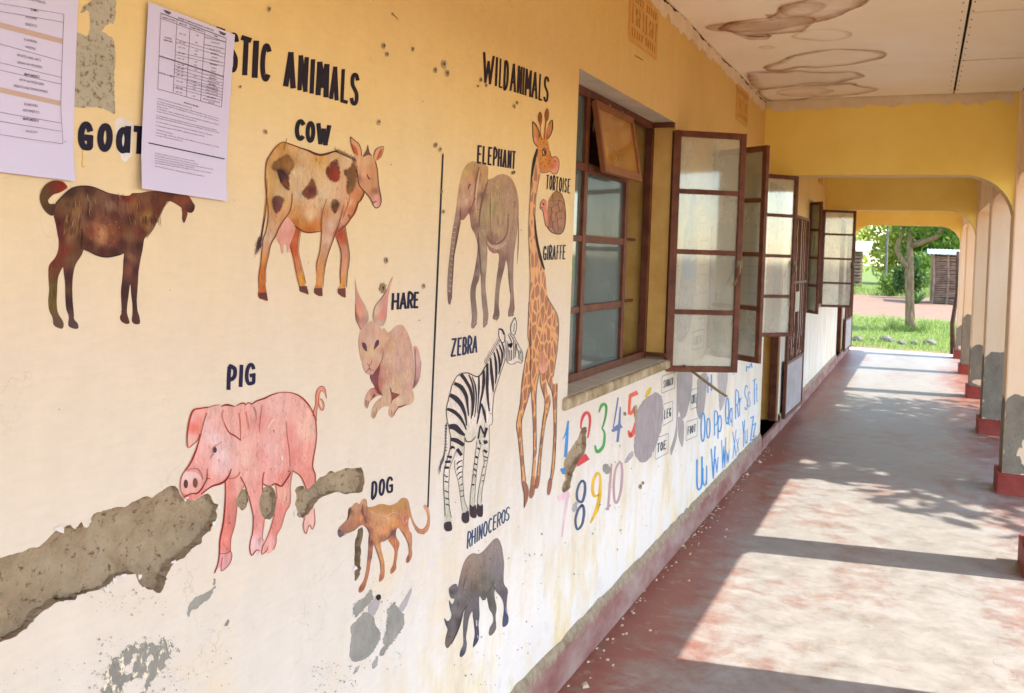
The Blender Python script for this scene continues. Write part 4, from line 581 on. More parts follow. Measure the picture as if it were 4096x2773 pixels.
for q in ("235,92 252,120 250,170 242,220 248,290 258,305 238,312 232,200 218,160 220,115", "290,65 305,95 300,150 285,180 278,260 272,308 262,300 268,230 275,170 270,110"): paint('ossicone', q, [(235, 130, 150, 86, 44), (290, 110, 150, 86, 44), (240, 250, 196, 112, 54), (275, 250, 190, 108, 50)], gi, tg7, .0014, spacing=6)
paint('belly', tg8("196,470 215,440 240,470 252,560 245,590 225,600 200,588"), [(2160, 1430, 206, 140, 106), (2170, 1490, 224, 156, 130)], gi, NAT, .0010)
for q in ("80,1350 95,1430 95,1525 120,1470 128,1400 108,1345", "140,1380 130,1440 145,1460 165,1430 172,1370", "182,1302 170,1350 172,1390 195,1380 205,1310", "265,1330 255,1420 270,1435 285,1390 290,1325"): paint('hoof', tg8(q), (160, 104, 82), gi, NAT, .0010)
KB = (44, 36, 34)
gs = [(pts("212,385 188,480 170,590 160,690"), [12, 24, 14, 4], KB), (pts("192,900 197,1000 210,1110 235,1230 268,1335"), [4, 14, 18, 22, 10], KB), (pts("310,400 325,450 355,445 380,470 383,520 370,572 345,584 310,562 290,570 250,574 236,560"), 4, (84, 58, 40)), (pts("175,172 200,195 225,250 228,300"), [8, 9, 4], KB), (pts("175,172 178,290 192,345 220,368"), 4, KB), (pts("300,195 318,168 330,162 332,220 318,272 290,312"), [4, 8, 4], KB), (closed(ell(267, 410, 13, 28, 10)), 7, (50, 34, 34)), (pts("262,395 268,412 272,428"), [8, 14, 6], (36, 30, 36)), (pts("258,402 262,424"), 5, (240, 230, 220)), (pts("345,478 355,488"), 10, (70, 40, 34)), (pts("150,1573 155,1400 150,1250 145,1100 145,980 150,850 158,720 168,600"), 3, (120, 96, 70)), (pts("235,580 215,680 200,780 195,900"), 3, (110, 80, 56))]
for x, y in ((238, 350), (262, 335), (290, 350), (238, 460), (255, 490), (280, 470), (270, 520), (300, 500), (240, 500), (252, 440), (310, 480), (285, 440), (236, 395), (295, 380)): gs.append((ell(x, y, 1.5, 3, 3), 7, (140, 78, 34)))
strokes('brush_lines', gs, gi, tg7, .0018)
strokes('outline', [(pts(q), 3, (84, 66, 60)) for q in ("128,100 122,300 122,350 138,405", "142,250 140,400 143,690 150,800 160,1000 158,1200 140,1380", "118,430 95,560 80,660 70,790 50,900 42,960 55,1050 75,1250 80,1350 95,1430 95,1525", "143,690 120,780 90,880 78,950 90,1170 108,1340", "180,1150 180,1030 178,780 185,680 200,592", "198,570 210,592 230,598 252,580", "258,70 282,112 312,162 332,220 334,300 325,430 310,530 296,620", "250,605 258,655 288,720 298,800 302,1000 290,1200 275,1330", "325,665 320,850 318,1000 305,1240 288,1330", "278,780 265,850 240,950 215,1150 205,1310", "205,600 212,680 240,800 215,1000 182,1300")], gi, tg8, .0020)
to = paint('tortoise_painting', "355,718 395,730 420,780 432,850 435,930 425,1010 400,1050 360,1052 320,1035 295,1000 288,940 292,880 300,800 320,755", [(360,740,168,120,78),(340,800,176,128,92),(400,820,180,130,98),(330,900,176,126,94),(400,950,184,136,108),(360,1020,176,128,104),(300,960,160,108,84)], wall, tg7, label='small painting of a brown tortoise beside the giraffe', spacing=6)
paint('head', "262,780 242,805 234,850 255,872 265,920 278,988 296,997 300,930 288,860 288,800", [(262,810,224,148,116),(270,900,224,140,112),(290,970,214,130,100)], to, tg7, .0010, spacing=6)
strokes('shell_lines', [(pts(a), 3, (104, 66, 46)) for a in ("300,800 330,790 345,830 322,850 300,842", "345,830 375,820 390,790 430,830", "375,820 385,870 360,890 330,880 322,850", "385,870 420,880 434,920", "330,880 318,930 338,960 372,945 360,890", "372,945 400,930 434,940", "338,960 330,1000 360,1050", "372,945 380,1000 425,1010", "292,920 318,930", "330,1000 296,1000", "330,740 345,790 390,790", "380,1000 375,1050")]+[(pts("355,718 395,730 420,780 432,850 436,930 426,1010 400,1052 360,1055 320,1037 292,1002"), [4, 4, 6, 7], (70, 56, 46)), (pts("262,780 242,805 234,850 255,872 265,920 278,988 294,998"), 4, (70, 50, 44)), (ell(262, 818, 3, 5, 4), 9, (50, 40, 40)), (pts("236,852 246,846 258,852"), 4, (90, 50, 44))], to, tg7, .0014)
# rhinoceros
tr_ = T(1740, 2020, 2.497)
rh = paint('rhinoceros_painting', "610,330 640,350 665,410 680,500 690,590 685,700 690,790 725,845 720,930 715,1010 722,1080 735,1130 725,1190 690,1220 672,1205 675,1130 685,1060 680,980 655,920 620,880 597,845 595,920 615,1030 605,1110 610,1190 605,1250 560,1305 535,1290 545,1230 580,1160 570,1090 540,1040 525,970 515,925 500,950 470,950 445,912 440,980 445,1100 435,1190 440,1290 430,1360 380,1425 382,1370 395,1290 385,1180 375,1110 370,1065 340,1130 325,1220 310,1320 318,1400 300,1480 265,1520 245,1505 255,1450 280,1390 280,1290 280,1180 290,1070 318,1015 280,1062 265,1120 240,1210 205,1300 160,1390 125,1432 100,1400 105,1320 125,1240 105,1190 90,1130 125,1160 155,1132 162,1080 145,1020 140,950 170,990 192,940 155,930 135,850 165,805 205,790 225,820 240,750 260,660 290,570 330,510 380,482 440,488 500,440 560,370", [(600,380,146,130,120),(520,460,148,130,120),(640,500,142,128,122),(420,540,150,132,116),(340,560,156,130,112),(300,680,146,120,104),(500,620,140,124,114),(620,650,134,124,122),(480,760,118,108,94),(560,800,118,112,100),(400,700,138,118,100),(380,830,112,98,84),(300,800,136,118,110),(660,800,120,108,108),(700,900,106,92,98),(700,1100,82,80,104),(705,1170,86,88,116),(560,980,104,96,88),(590,1100,110,104,94),(570,1250,120,112,104),(480,920,96,92,84),(400,950,108,98,98),(410,1100,102,96,98),(410,1250,84,80,92),(405,1380,72,70,84),(320,1050,112,100,96),(310,1200,106,102,100),(290,1400,110,108,112),(265,1490,76,78,94),(230,900,132,120,114),(250,1000,110,98,94),(200,1050,128,116,110),(180,1180,112,102,98),(230,1180,84,72,76),(150,1320,112,100,92),(130,1400,116,100,86),(180,870,96,88,92),(160,830,120,110,110),(100,1150,80,84,92),(145,980,104,100,100)], wall, tr_, label='painting of a grey rhinoceros with its head lowered, near the floor', spacing=8)
strokes('brush_lines', [(pts("150,850 165,870 175,890"), [8, 22, 8], (80, 76, 84)), (pts("135,850 165,806 205,790 222,815"), 5, (96, 92, 96)), (pts("92,1132 108,1190 126,1236"), [6, 12, 4], (70, 76, 86)), (pts("142,955 150,1010 162,1070"), 8, (96, 96, 98)), (pts("318,690 290,780 270,840"), [3, 12, 5], (110, 96, 92)), (pts("320,1010 280,1062 266,1120 240,1210 205,1300 160,1390"), [5, 10, 14, 6], (84, 74, 76)), (pts("440,900 470,930 520,900 575,800"), [4, 10, 10, 3], (110, 116, 92)), (pts("130,1320 145,1310"), 8, (80, 72, 74)), (pts("410,1150 412,1210"), 12, (222, 206, 198)), (pts("420,1300 425,1330"), 8, (200, 196, 206)), (pts("700,1020 710,1080"), [4, 9], (190, 186, 200)), (pts("580,780 595,840 620,880"), 5, (92, 86, 86)), (pts("545,530 549,545"), 8, (50, 44, 44))], rh, tr_, .0014)

# ------------------------------------------------------------------ lettering
def arc(cx, cy, rx, ry, a0, a1, n=9): return [(cx+rx*math.cos(R(a)), cy-ry*math.sin(R(a))) for a in np.linspace(a0, a1, n)]
G = {'A': [[(0, 1), (.5, 0), (1, 1)], [(.2, .68), (.8, .68)]], 'B': [[(0, 0), (0, 1)], [(0, 0), (.6, 0), (.9, .12), (.9, .36), (.6, .48), (0, .48)], [(.6, .48), (1, .62), (1, .86), (.6, 1), (0, 1)]], 'C': [arc(.55, .5, .55, .5, 50, 310, 12)], 'D': [[(0, 0), (0, 1), (.5, 1), (.9, .82), (1, .5), (.9, .18), (.5, 0), (0, 0)]], 'E': [[(1, 0), (0, 0), (0, 1), (1, 1)], [(0, .48), (.8, .48)]], 'F': [[(1, 0), (0, 0), (0, 1)], [(0, .48), (.8, .48)]], 'G': [arc(.5, .5, .5, .5, 35, 262, 12)+[(.8, 1), (1, .96), (1, .75), (1, .56)], [(1, .58), (.58, .58)]], 'H': [[(0, 0), (0, 1)], [(1, 0), (1, 1)], [(0, .5), (1, .5)]], 'I': [[(.5, 0), (.5, 1)]],
     'K': [[(0, 0), (0, 1)], [(1, 0), (0, .55), (1, 1)]], 'L': [[(0, 0), (0, 1), (1, 1)]], 'M': [[(0, 1), (.06, 0), (.5, .72), (.94, 0), (1, 1)]], 'N': [[(0, 1), (0, 0), (1, 1), (1, 0)]], 'O': [arc(.5, .5, .5, .5, 90, 450, 17)], 'P': [[(0, 1), (0, 0), (.6, 0), (1, .14), (1, .42), (.6, .56), (0, .56)]], 'Q': [arc(.5, .5, .5, .5, 90, 450, 17), [(.6, .75), (1.1, 1.08)]], 'R': [[(0, 1), (0, 0), (.6, 0), (1, .14), (1, .38), (.6, .5), (0, .5)], [(.45, .5), (1, 1)]], 'S': [[(1, .14), (.75, .02), (.3, .02), (.02, .15), (.05, .36), (.5, .5), (.95, .64), (.98, .85), (.7, .98), (.25, .98), (0, .86)]], 'T': [[(0, 0), (1, 0)], [(.5, 0), (.5, 1)]], 'U': [[(0, 0), (0, .75), (.2, .96), (.5, 1), (.8, .96), (1, .75), (1, 0)]], 'V': [[(0, 0), (.5, 1), (1, 0)]], 'W': [[(0, 0), (.26, 1), (.5, .25), (.74, 1), (1, 0)]], 'X': [[(0, 0), (1, 1)], [(1, 0), (0, 1)]], 'Y': [[(0, 0), (.5, .5), (.5, 1)], [(1, 0), (.5, .5)]], 'Z': [[(0, 0), (1, 0), (0, 1), (1, 1)]],
     'a': [arc(.5, .55, .5, .45, 60, 400, 14), [(1, 0), (1, 1)]], 'p': [[(0, .0), (0, 1.35)], arc(.5, .5, .5, .5, 180, -180, 15)], 'q': [[(1, .0), (1, 1.35)], arc(.5, .5, .5, .5, 0, 360, 15)], 'r': [[(0, 0), (0, 1)], [(0, .4), (.4, .08), (1, .08)]], 't': [[(.4, -.4), (.4, .9), (.9, 1)], [(0, 0), (.9, 0)]], 'u': [[(0, 0), (0, .75), (.4, 1), (.8, .9), (1, .7), (1, 0)], [(1, .6), (1, 1)]]}
for k in 'osvwxz': G[k] = G[k.upper()]
def glyph_polys(ch, box, thick):
    "box: the four wall points (TL, TR, BR, BL) in metres -> outlines of the brush strokes"
    TL, TR, BR, BL = box; w0 = np.hypot(*(TR-TL)); out = []; t = thick*w0; ins = .5*thick
    for s in G[ch]:
        q = []
        for x, y in s:
            x = .5 if ch == 'I' else ins+x*(1-2*ins); hh = np.hypot(*(BL-TL)); iy = .5*t/hh
            y = iy+y*(1-2*iy); q.append((TL*(1-x)+TR*x)*(1-y)+(BL*(1-x)+BR*x)*y)
        q = np.array(q)
        if len(q) > 2 and ch in 'CDGOQSUPRBaopqsu' : q = smooth(q, 3, False)
        e = .42*t; d0 = q[0]-q[1]; d1 = q[-1]-q[-2]; closed_ = np.hypot(*(q[0]-q[-1])) < 1e-6
        if not closed_: q[0] = q[0]+d0/np.hypot(*d0)*e*.8; q[-1] = q[-1]+d1/np.hypot(*d1)*e*.8
        if closed_ and len(q) > 8:
            d = np.gradient(q, axis=0); d[0] = d[-1] = q[1]-q[-2]; d /= np.hypot(d[:, 0], d[:, 1])[:, None]; nn = np.stack([-d[:, 1], d[:, 0]], 1)
            a, b = q+nn*t/2, q-nn*t/2
            out += [np.array([a[i], a[i+1], b[i+1], b[i]]) for i in range(len(q)-1)]
        elif ch in 'CGSUDa': 
            d = np.gradient(q, axis=0); d /= np.hypot(d[:, 0], d[:, 1])[:, None]; nn = np.stack([-d[:, 1], d[:, 0]], 1); a, b = q+nn*t/2, q-nn*t/2
            out += [np.array([a[i], a[i+1], b[i+1], b[i]]) for i in range(len(q)-1)]
        else:
            for i in range(len(q)-1):
                dd = q[i+1]-q[i]; L = np.hypot(*dd); dd = dd/L; n_ = np.array([-dd[1], dd[0]])*t/2; ex = dd*t*.32
                s0 = q[i]-(ex if i > 0 else 0); s1 = q[i+1]+(ex if i < len(q)-2 else 0)
                out.append(np.array([s0+n_, s1+n_, s1-n_, s0-n_]))
    return out
def letters(name, label, polys, col, off=.0008, parent=None):
    v, tr = union(polys); w3 = onX(v); w3[:, 0] = off
    o = link(name, mesh(name, w3, tr[:, ::-1], np.tile(s2l(col), (len(v), 1))), M_MURAL, parent or wall); o['label'] = label; return o
def word(name, label, spans, t, top, bot, col, thick, off=.0008, parent=None, clip=True):
    "spans: (letter, x left, x right); top and bot: two points each, the lines the letters stand between; thick: stroke over letter height"
    (ax, ay), (bx, by) = top; (cx, cy), (dx, dy) = bot; polys = []
    ty = lambda x: ay+(by-ay)*(x-ax)/(bx-ax); byy = lambda x: cy+(dy-cy)*(x-cx)/(dx-cx); lean = -.045
    for ch, x0, x1 in spans:
        mid = .5*(ty(x0)+byy(x0)); f = lambda x, y: (x+(y-mid)*lean, y)
        box = t([f(x0, ty(x0)), f(x1, ty(x1)), f(x1, byy(x1)), f(x0, byy(x0))]); h0, w0 = np.hypot(*(box[3]-box[0])), np.hypot(*(box[1]-box[0]))
        polys += glyph_polys(ch, box, min(thick*h0/w0, .42 if ch != 'I' else 1))
    return letters(name, label, polys, col, off, parent)
NV = (34, 28, 48); t3 = T(900, 0, 2.247); tW = T(1700, 0, 2.247)
word('painted_heading', 'black painted heading DOMESTIC ANIMALS partly behind a notice', [('D', -570, -455), ('O', -415, -300), ('M', -275, -130), ('E', -100, -5), ('S', 25, 117), ('T', 130, 236), ('I', 245, 298), ('C', 316, 415), ('A', 528, 640), ('N', 655, 746), ('I', 764, 802), ('M', 818, 936), ('A', 940, 1026), ('L', 1040, 1112), ('S', 1124, 1202)], t3, ((133, 312), (1200, 665)), ((170, 682), (1190, 960)), (38, 26, 40), .15)
word('painted_heading', 'black painted heading WILD ANIMALS', [('W', 515, 622), ('I', 630, 652), ('L', 666, 702), ('D', 706, 752), ('A', 764, 822), ('N', 828, 872), ('I', 876, 892), ('M', 897, 958), ('A', 958, 1014), ('L', 1022, 1058), ('S', 1066, 1112)], tW, ((515, 462), (1110, 694)), ((545, 748), (1105, 925)), (44, 28, 34), .078)
word('painted_word', 'painted word GOAT, its last letter under the notice', [('G', 697, 838), ('O', 872, 1012), ('a', 1040, 1172), ('T', 1185, 1325)], tp1, ((697, 1085), (1320, 1140)), ((740, 1350), (1300, 1398)), NV, .22)
word('painted_word', 'painted word COW above the cow', [('C', 625, 722), ('O', 722, 810), ('W', 815, 950)], t3, ((625, 1062), (945, 1122)), ((625, 1258), (945, 1322)), (32, 26, 38), .2)
word('painted_word', 'painted word PIG above the pig', [('P', 250, 600), ('I', 695, 845), ('G', 910, 1310)], T(880, 1420, 9.253), ((250, 420), (1300, 262)), ((250, 1335), (1300, 1085)), (36, 30, 62), .16)
word('painted_word', 'painted word DOG above the dog', [('D', 537, 607), ('O', 622, 697), ('G', 708, 792)], td, ((537, 195), (790, 122)), ((537, 405), (785, 318)), (36, 34, 58), .135)
word('painted_word', 'painted word HARE beside the hare', [('H', 470, 548), ('A', 550, 628), ('R', 630, 692), ('E', 694, 748)], th, ((470, 232), (748, 220)), ((470, 412), (748, 388)), (36, 30, 56), .14)
word('painted_word', 'painted word ELEPHANT above the elephant', [('E', 467, 509), ('L', 515, 556), ('E', 563, 602), ('P', 610, 648), ('H', 652, 692), ('A', 694, 736), ('N', 740, 777), ('T', 778, 814)], tW, ((470, 1303), (812, 1360)), ((465, 1468), (800, 1522)), (40, 28, 48), .125)
word('painted_word', 'painted word ZEBRA above the zebra', [('Z', 112, 152), ('E', 158, 190), ('B', 194, 227), ('R', 230, 264), ('A', 265, 304)], tz, ((115, 168), (300, 146)), ((115, 302), (302, 270)), (44, 54, 84), .105)
word('painted_word', 'slanting painted word RHINOCEROS above the rhinoceros', [('R', 320, 358), ('H', 364, 404), ('I', 414, 428), ('N', 436, 472), ('O', 480, 522), ('C', 530, 568), ('E', 578, 612), ('R', 620, 657), ('O', 662, 702), ('S', 705, 742)], tr_, ((320, 278), (740, 8)), ((320, 445), (740, 148)), (62, 80, 108), .085)
word('painted_word', 'painted word TORTOISE above the tortoise', [('T', 283, 305), ('O', 308, 332), ('R', 335, 357), ('T', 358, 381), ('O', 384, 409), ('I', 413, 421), ('S', 427, 446), ('E', 452, 474)], tg7, ((283, 588), (472, 622)), ((285, 702), (470, 738)), (46, 36, 44), .08)
word('painted_word', 'painted word GIRAFFE beside the giraffe neck', [('G', 258, 287), ('I', 291, 301), ('R', 305, 331), ('A', 332, 361), ('F', 365, 386), ('F', 390, 410), ('E', 413, 438)], tg7, ((258, 1148), (437, 1140)), ((258, 1262), (437, 1255)), (50, 50, 62), .095)
strokes('dividing_line', [(tW("162,1375 158,1480 150,1573"), 3, NV)], wall, NAT, .0008); strokes('dividing_line', [(NAT("1771,618 1746,1180 1728,1600 1711,2030"), [7, 8, 7, 6], (40, 44, 48))], wall, NAT, .0011)
# coloured figures
def fig(lab, col, lst, dark=None):
    o = strokes('painted_number', [(q, w_, col) for q, w_ in lst], wall, tnum, .0008); o['label'] = lab
fig('blue painted figure 1', (70, 140, 196), [("112,690 140,640 165,530", [6, 14, 18]), ("163,525 150,700 138,850 118,1005", [14, 28, 28, 26]), ("95,975 130,960", 34)])
fig('red painted figure 2 cut by a hole', (214, 74, 78), [("275,600 285,520 310,465 340,455 358,500 355,580 338,680", [10, 24, 30, 26, 22, 14]), ("245,935 290,880 338,845", [8, 60, 66])])
fig('green painted figure 3', (84, 160, 78), [("440,450 458,395 485,375 505,400 500,480 480,560 468,590 490,640 482,740 450,790 420,800 402,745", [12, 26, 26, 24, 20, 16, 14, 20, 26, 32, 30, 14])])
fig('grey-blue painted figure 4', (110, 124, 160), [("612,315 590,460 568,590", [14, 14, 10]), ("555,620 600,590 642,565", [20, 46, 44]), ("632,400 622,560 606,715", [12, 24, 22])])
fig('orange-red painted figure 5 beside the grey patch', (232, 100, 78), [("788,270 720,300", [40, 36]), ("722,290 712,400 712,470", [26, 26, 22]), ("715,470 745,440 768,400", [20, 34, 30]), ("766,540 752,620 722,660 704,610", [12, 40, 40, 14])])
fig('yellow remnant of a painted figure 6', (226, 190, 60), [("908,225 884,265 862,315", [16, 36, 22])])
fig('pale pink painted figure 7', (238, 198, 202), [("70,1230 175,1180", [50, 66]), ("160,1200 140,1320 122,1440 108,1570", [26, 24, 20, 12])])
fig('dark slate painted figure 8', (84, 98, 124), [("290,1060 260,1100 240,1180 250,1240 290,1250 312,1170 312,1090 290,1060", [22, 22, 24, 26, 22]), ("290,1280 250,1330 228,1420 244,1500 285,1460 304,1370 300,1300 282,1280", [24, 22, 22, 26, 22])])
fig('yellow painted figure 9', (238, 188, 62), [("440,1190 400,1200 382,1150 390,1060 420,1000 445,1010 452,1080 446,1200 420,1320 362,1445", [14, 30, 28, 26, 26, 22, 24, 34, 40, 14])])
fig('mauve painted figure 10', (196, 158, 158), [("552,910 538,1100 520,1330", [16, 24, 20]), ("498,1325 545,1280", [18, 18]), ("630,885 590,960 572,1100 580,1240 604,1255 636,1150 648,1000 640,900", [18, 22, 20, 24, 22])])
tab = T(2560, 1450, 2.86); BL_ = (62, 148, 214)
for lab, sp in (('Oo', [('O', 690, 748, 570, 912), ('o', 755, 806, 632, 872)]), ('Pp', [('P', 846, 892, 560, 830), ('p', 886, 936, 602, 800)]), ('Qq', [('Q', 972, 1022, 400, 712), ('q', 1024, 1056, 522, 690)]), ('Rr', [('R', 1088, 1132, 322, 640), ('r', 1134, 1168, 395, 605)]), ('Ss', [('S', 1194, 1232, 258, 548), ('s', 1234, 1262, 332, 512)]), ('Tt', [('T', 1288, 1330, 195, 484), ('t', 1322, 1352, 300, 458)]),
                ('Uu', [('U', 642, 716, 1090, 1462), ('u', 714, 768, 1190, 1412)]), ('Vv', [('V', 808, 866, 970, 1332), ('v', 858, 898, 1090, 1265)]), ('Ww', [('W', 928, 986, 872, 1212), ('w', 984, 1022, 1000, 1152)]), ('Xx', [('X', 1056, 1102, 780, 1092), ('x', 1100, 1134, 868, 1032)]), ('Yu', [('Y', 1168, 1202, 662, 972), ('u', 1198, 1228, 772, 932)]), ('Zz', [('Z', 1258, 1302, 622, 892), ('z', 1288, 1328, 700, 852)]),
                ('Mm', [('M', 1210, 1285, 20, 85)]), ('Ll', [('L', 1062, 1082, 60, 135)]), ('upper', [('H', 770, 822, 150, 340)])):
    V = []; polys = []
    for ch, x0, x1, y0, y1 in sp:
        sl_ = -.62*(x1-x0); box = tab([(x0, y0-.5*sl_), (x1, y0+.5*sl_), (x1, y1+.5*sl_), (x0, y1-.5*sl_)])
        polys += glyph_polys(ch, box, .23 if ch not in 'WwMXx' else .15)
    letters('painted_letters', 'blue painted letters %s' % lab if lab != 'upper' else 'worn blue letters under the open casement', polys, BL_)

# body chart between the windows, partly behind the open casement
GR = (168, 158, 154)
def shape(n, p, col, t, off=.0006, lab=None, sm=True):
    return paint(n, p, col, wall, t, off, label=lab, clip=True, sm=sm)
shape('smooth_cement_patch', ragged(smooth(tnum("960,270 1005,310 1015,400 1015,500 1000,600 970,700 930,800 890,870 830,900 780,860 755,800 760,650 770,500 800,400 850,330 910,290"), 3), 1.2, 5), (168, 154, 152), NAT, .0022, 'large oval grey cement repair beside the figure 5', False)
ch = shape('body_chart', tab("435,100 590,100 590,330 555,500 520,620 470,640 445,560 425,700 420,860 360,1060 345,1000 365,930 400,800 415,640 420,300"), GR, tab, .0006, 'grey figure of a worn body chart below the open casement')
shape('chart_limb', "440,620 500,680 500,860 482,970 440,860 430,740", (176, 164, 158), tab); shape('chart_limb', "655,200 720,120 770,150 755,340 730,560 690,650 655,600 640,480 655,330", GR, tab, .0009); shape('chart_limb', "890,110 1000,100 985,330 960,470 915,555 900,380", (182, 172, 166), tab, .0009)
tl1 = T(2640, 700, 1.967)
shape('chart_figure', "255,100 290,130 285,220 268,300 285,420 290,560 285,800 262,1000 240,1180 200,1290 140,1310 130,1180 150,960 165,760 180,560 190,440 225,330 235,220", [(255,200,150,160,160),(230,430,128,152,166),(230,600,150,160,166),(215,800,170,166,166),(190,1100,170,162,160),(170,1250,166,156,156)], tl1, .0006, 'grey-blue body figure painted on the wall behind the open casement')
shape('chart_shirt', "188,660 258,650 252,760 235,820 195,800", (76, 146, 206), tl1, .0010)
SL = (70, 84, 96)
def box_label(txt, x0, x1, yt0, yt1, yb0, yb1, t, frame=True):
    wd = x1-x0; n = len(txt); g0 = x0+wd*.12; st = wd*.76/n
    o = word('chart_label', 'painted chart label %s' % txt, [(c_, g0+i*st, g0+i*st+st*.82) for i, c_ in enumerate(txt)], t, ((x0, yt0+(yb0-yt0)*.28), (x1, yt1+(yb1-yt1)*.28)), ((x0, yt0+(yb0-yt0)*.74), (x1, yt1+(yb1-yt1)*.74)), SL, .11)
    if frame: strokes('frame', [(pts(f"{x0},{yt0} {x1},{yt1}"), 5, SL), (pts(f"{x0},{yb0} {x1},{yb1}"), 5, SL), (pts(f"{x1},{yt1} {x1-4},{yb1}"), 4, (140, 146, 150)), (pts(f"{x0},{yt0} {x0-4},{yb0}"), 4, (150, 156, 158))], o, t)
box_label('STOMACH', 250, 398, 160, 110, 352, 292, tab); box_label('LEG', 262, 372, 482, 442, 724, 662, tab); box_label('TOE', 176, 322, 870, 812, 1110, 1032, tab); box_label('KNEE', 578, 660, 320, 290, 540, 505, tab); box_label('FOOT', 528, 655, 680, 640, 895, 838, tab)
box_label('CHEST', 258, 345, 1235, 1215, 1380, 1355, tl1)
for yy in (180, 320, 380, 520, 710, 785, 930, 1130): strokes('chart_rule', [(pts(f"{330-yy*.03},{yy} {390-yy*.03},{yy-4}"), 6, (128, 128, 118))], ch, tl1)
for yy in (310, 360, 720, 800, 940, 1290): strokes('chart_rule', [(pts(f"{130-yy*.02},{yy} {180-yy*.02},{yy-6}"), 6, (150, 146, 134))], ch, tl1)

# flaked paint, thin patches and pocks
def flake(p, t, lab, mat=None, off=.0005, j=1.5, st=6, n='flaked_patch'):
    P = ragged(smooth(t(p), 3), j, st); v, tr = fill(P, 0); w3 = onX(v); w3[:, 0] = off
    o = link(n, mesh(n, w3, tr[:, ::-1]), mat or M_FLAKE, wall)
    if lab: o['label'] = lab
    return o
flake("720,115 760,50 810,20 870,-30 1025,-60 1030,190 980,210 915,270 960,310 1010,345 1025,400 1035,560 1025,700 1030,1005 980,1000 900,970 820,965 760,970 700,965 640,940 645,800 660,560 665,330 690,290 770,325 800,280 800,110", tp1, 'bare grey cement patch between the two notices', M_RAW, .0005)
flake("1255,460 1290,420 1330,380 1360,350 1420,390 1430,450 1470,490 1460,560 1440,600 1400,660 1340,700 1280,710 1250,680 1250,600 1260,540", tbl, 'broad grey flaked patch under the dog')
flake("1285,300 1340,260 1395,200 1420,240 1400,290 1350,330 1320,370 1290,390 1270,350", tbl, None, off=.0007, j=2.6, st=4)
flake("1450,225 1470,250 1460,300 1440,350 1420,380 1390,370 1380,320 1420,270", tbl, None, M_SMOOTHC, .0009, .6); flake("1440,235 1466,232 1470,256 1450,272 1436,256", tbl, None, M_DARK, .0012, .5)
flake("1560,290 1585,310 1600,330 1625,350 1640,420 1620,480 1580,540 1540,590 1500,600 1490,560 1510,480 1515,400 1520,340", tbl, 'tall grey flaked patch to the right of the broad one', off=.0007, j=2.4, st=4); flake("1600,330 1640,260 1692,182 1670,270 1628,352", tbl, None, M_SMOOTHC, .0009, .8)
flake("1460,650 1500,600 1525,600 1500,650 1470,672", tbl, None, off=.0009); flake("1405,745 1430,690 1455,670 1445,730 1420,762", tbl, None, M_SMOOTHC, .0005); flake("1270,800 1290,760 1325,730 1300,780", tbl, None, M_SMOOTHC)
flake("90,340 110,290 150,250 200,230 250,200 290,170 260,230 240,260 190,300 160,330 120,340 95,392", tbl, 'curved sliver of flaked paint under the pig'); flake("275,115 290,120 282,165 270,150", tbl, None); flake("352,450 375,412 390,415 372,455", tbl, None)
flake("850,1290 880,1240 940,1225 1010,1222 1080,1252 1130,1200 1180,1230 1180,1280 1150,1330 1110,1400 1060,1460 1010,1520 980,1590 700,1590 720,1460 740,1380 800,1330", t2b, 'speckled grey flaked patch at the bottom left', M_CHIPPED, j=6, st=6)
for q in ("880,1370 900,1350 905,1420 860,1450 845,1400", "830,1520 900,1480 985,1470 970,1560 860,1600", "1000,1330 1030,1310 1040,1345 1010,1360", "905,1310 935,1300 920,1345"): flake(q, t2b, None, M_WALL, .0011, 2, 5, 'paint_remnant')
flake("470,930 500,915 545,940 550,985 520,1000 480,990", tnum, None, j=2.4, st=4); flake("700,830 740,800 750,840 690,900 665,900", tnum, None, M_SMOOTHC, .0005, 1.5, 4); flake("755,395 780,390 785,480 765,525 755,450", tnum, None, M_MORTAR, .0025, 1, 4); flake("195,1300 235,1250 245,1310 215,1350", tnum, None, M_SMOOTHC, .0004, 1.2)
flake("1030,1110 1060,1060 1110,1050 1160,1090 1200,1120 1190,1300 1180,1400 1120,1460 1080,1400 1050,1300", tp1, None, M_UNDER, .0003, 2, 5, 'touched_up_patch')
strokes('paint_drip', [("738,1330 742,1400 736,1480 748,1502 764,1490", [8, 11, 12, 6], (222, 180, 96))], wall, tp1, .0004)
strokes('paint_drip', [(NAT("1145,552 1140,575 1134,600"), [2, 4, 2], (150, 122, 60))], wall, NAT, .0030)
strokes('scratch', [(NAT("1566,55 1580,66 1592,80"), [5, 3, 2], (96, 96, 70))], wall, NAT, .0010); strokes('scratch', [(NAT("2538,222 2556,232 2572,242"), [4, 5, 3], (128, 120, 76))], wall, NAT, .0010)
def specks(area, n, smin, smax, mat, t, name='paint_chips'):
    lo, hi = area.min(0), area.max(0); V = []; Fs = []; done = 0; placed = []
    while done < n:
        cpt = RNG.uniform(lo, hi)
        if not inside(cpt[None], area)[0]: continue
        cl = t([cpt])
        if any(inside(cl, k)[0] for k in CLIP): done += 1; continue
        m = RNG.integers(5, 9); a = np.sort(RNG.uniform(0, 6.28, m)); r = RNG.uniform(smin, smax)*(RNG.random()**2+.15); rr = r*RNG.uniform(.5, 1.3, m)
        w3 = onX(t(np.stack([cpt[0]+rr*np.cos(a)*.8, cpt[1]+rr*np.sin(a)], 1))); w3[:, 0] = .0013+.0001*(done % 20); b = len(V); V += list(w3); Fs.append(tuple(range(b, b+m))[::-1]); done += 1
    link(name, mesh(name, V, Fs), mat, wall, kind='stuff')
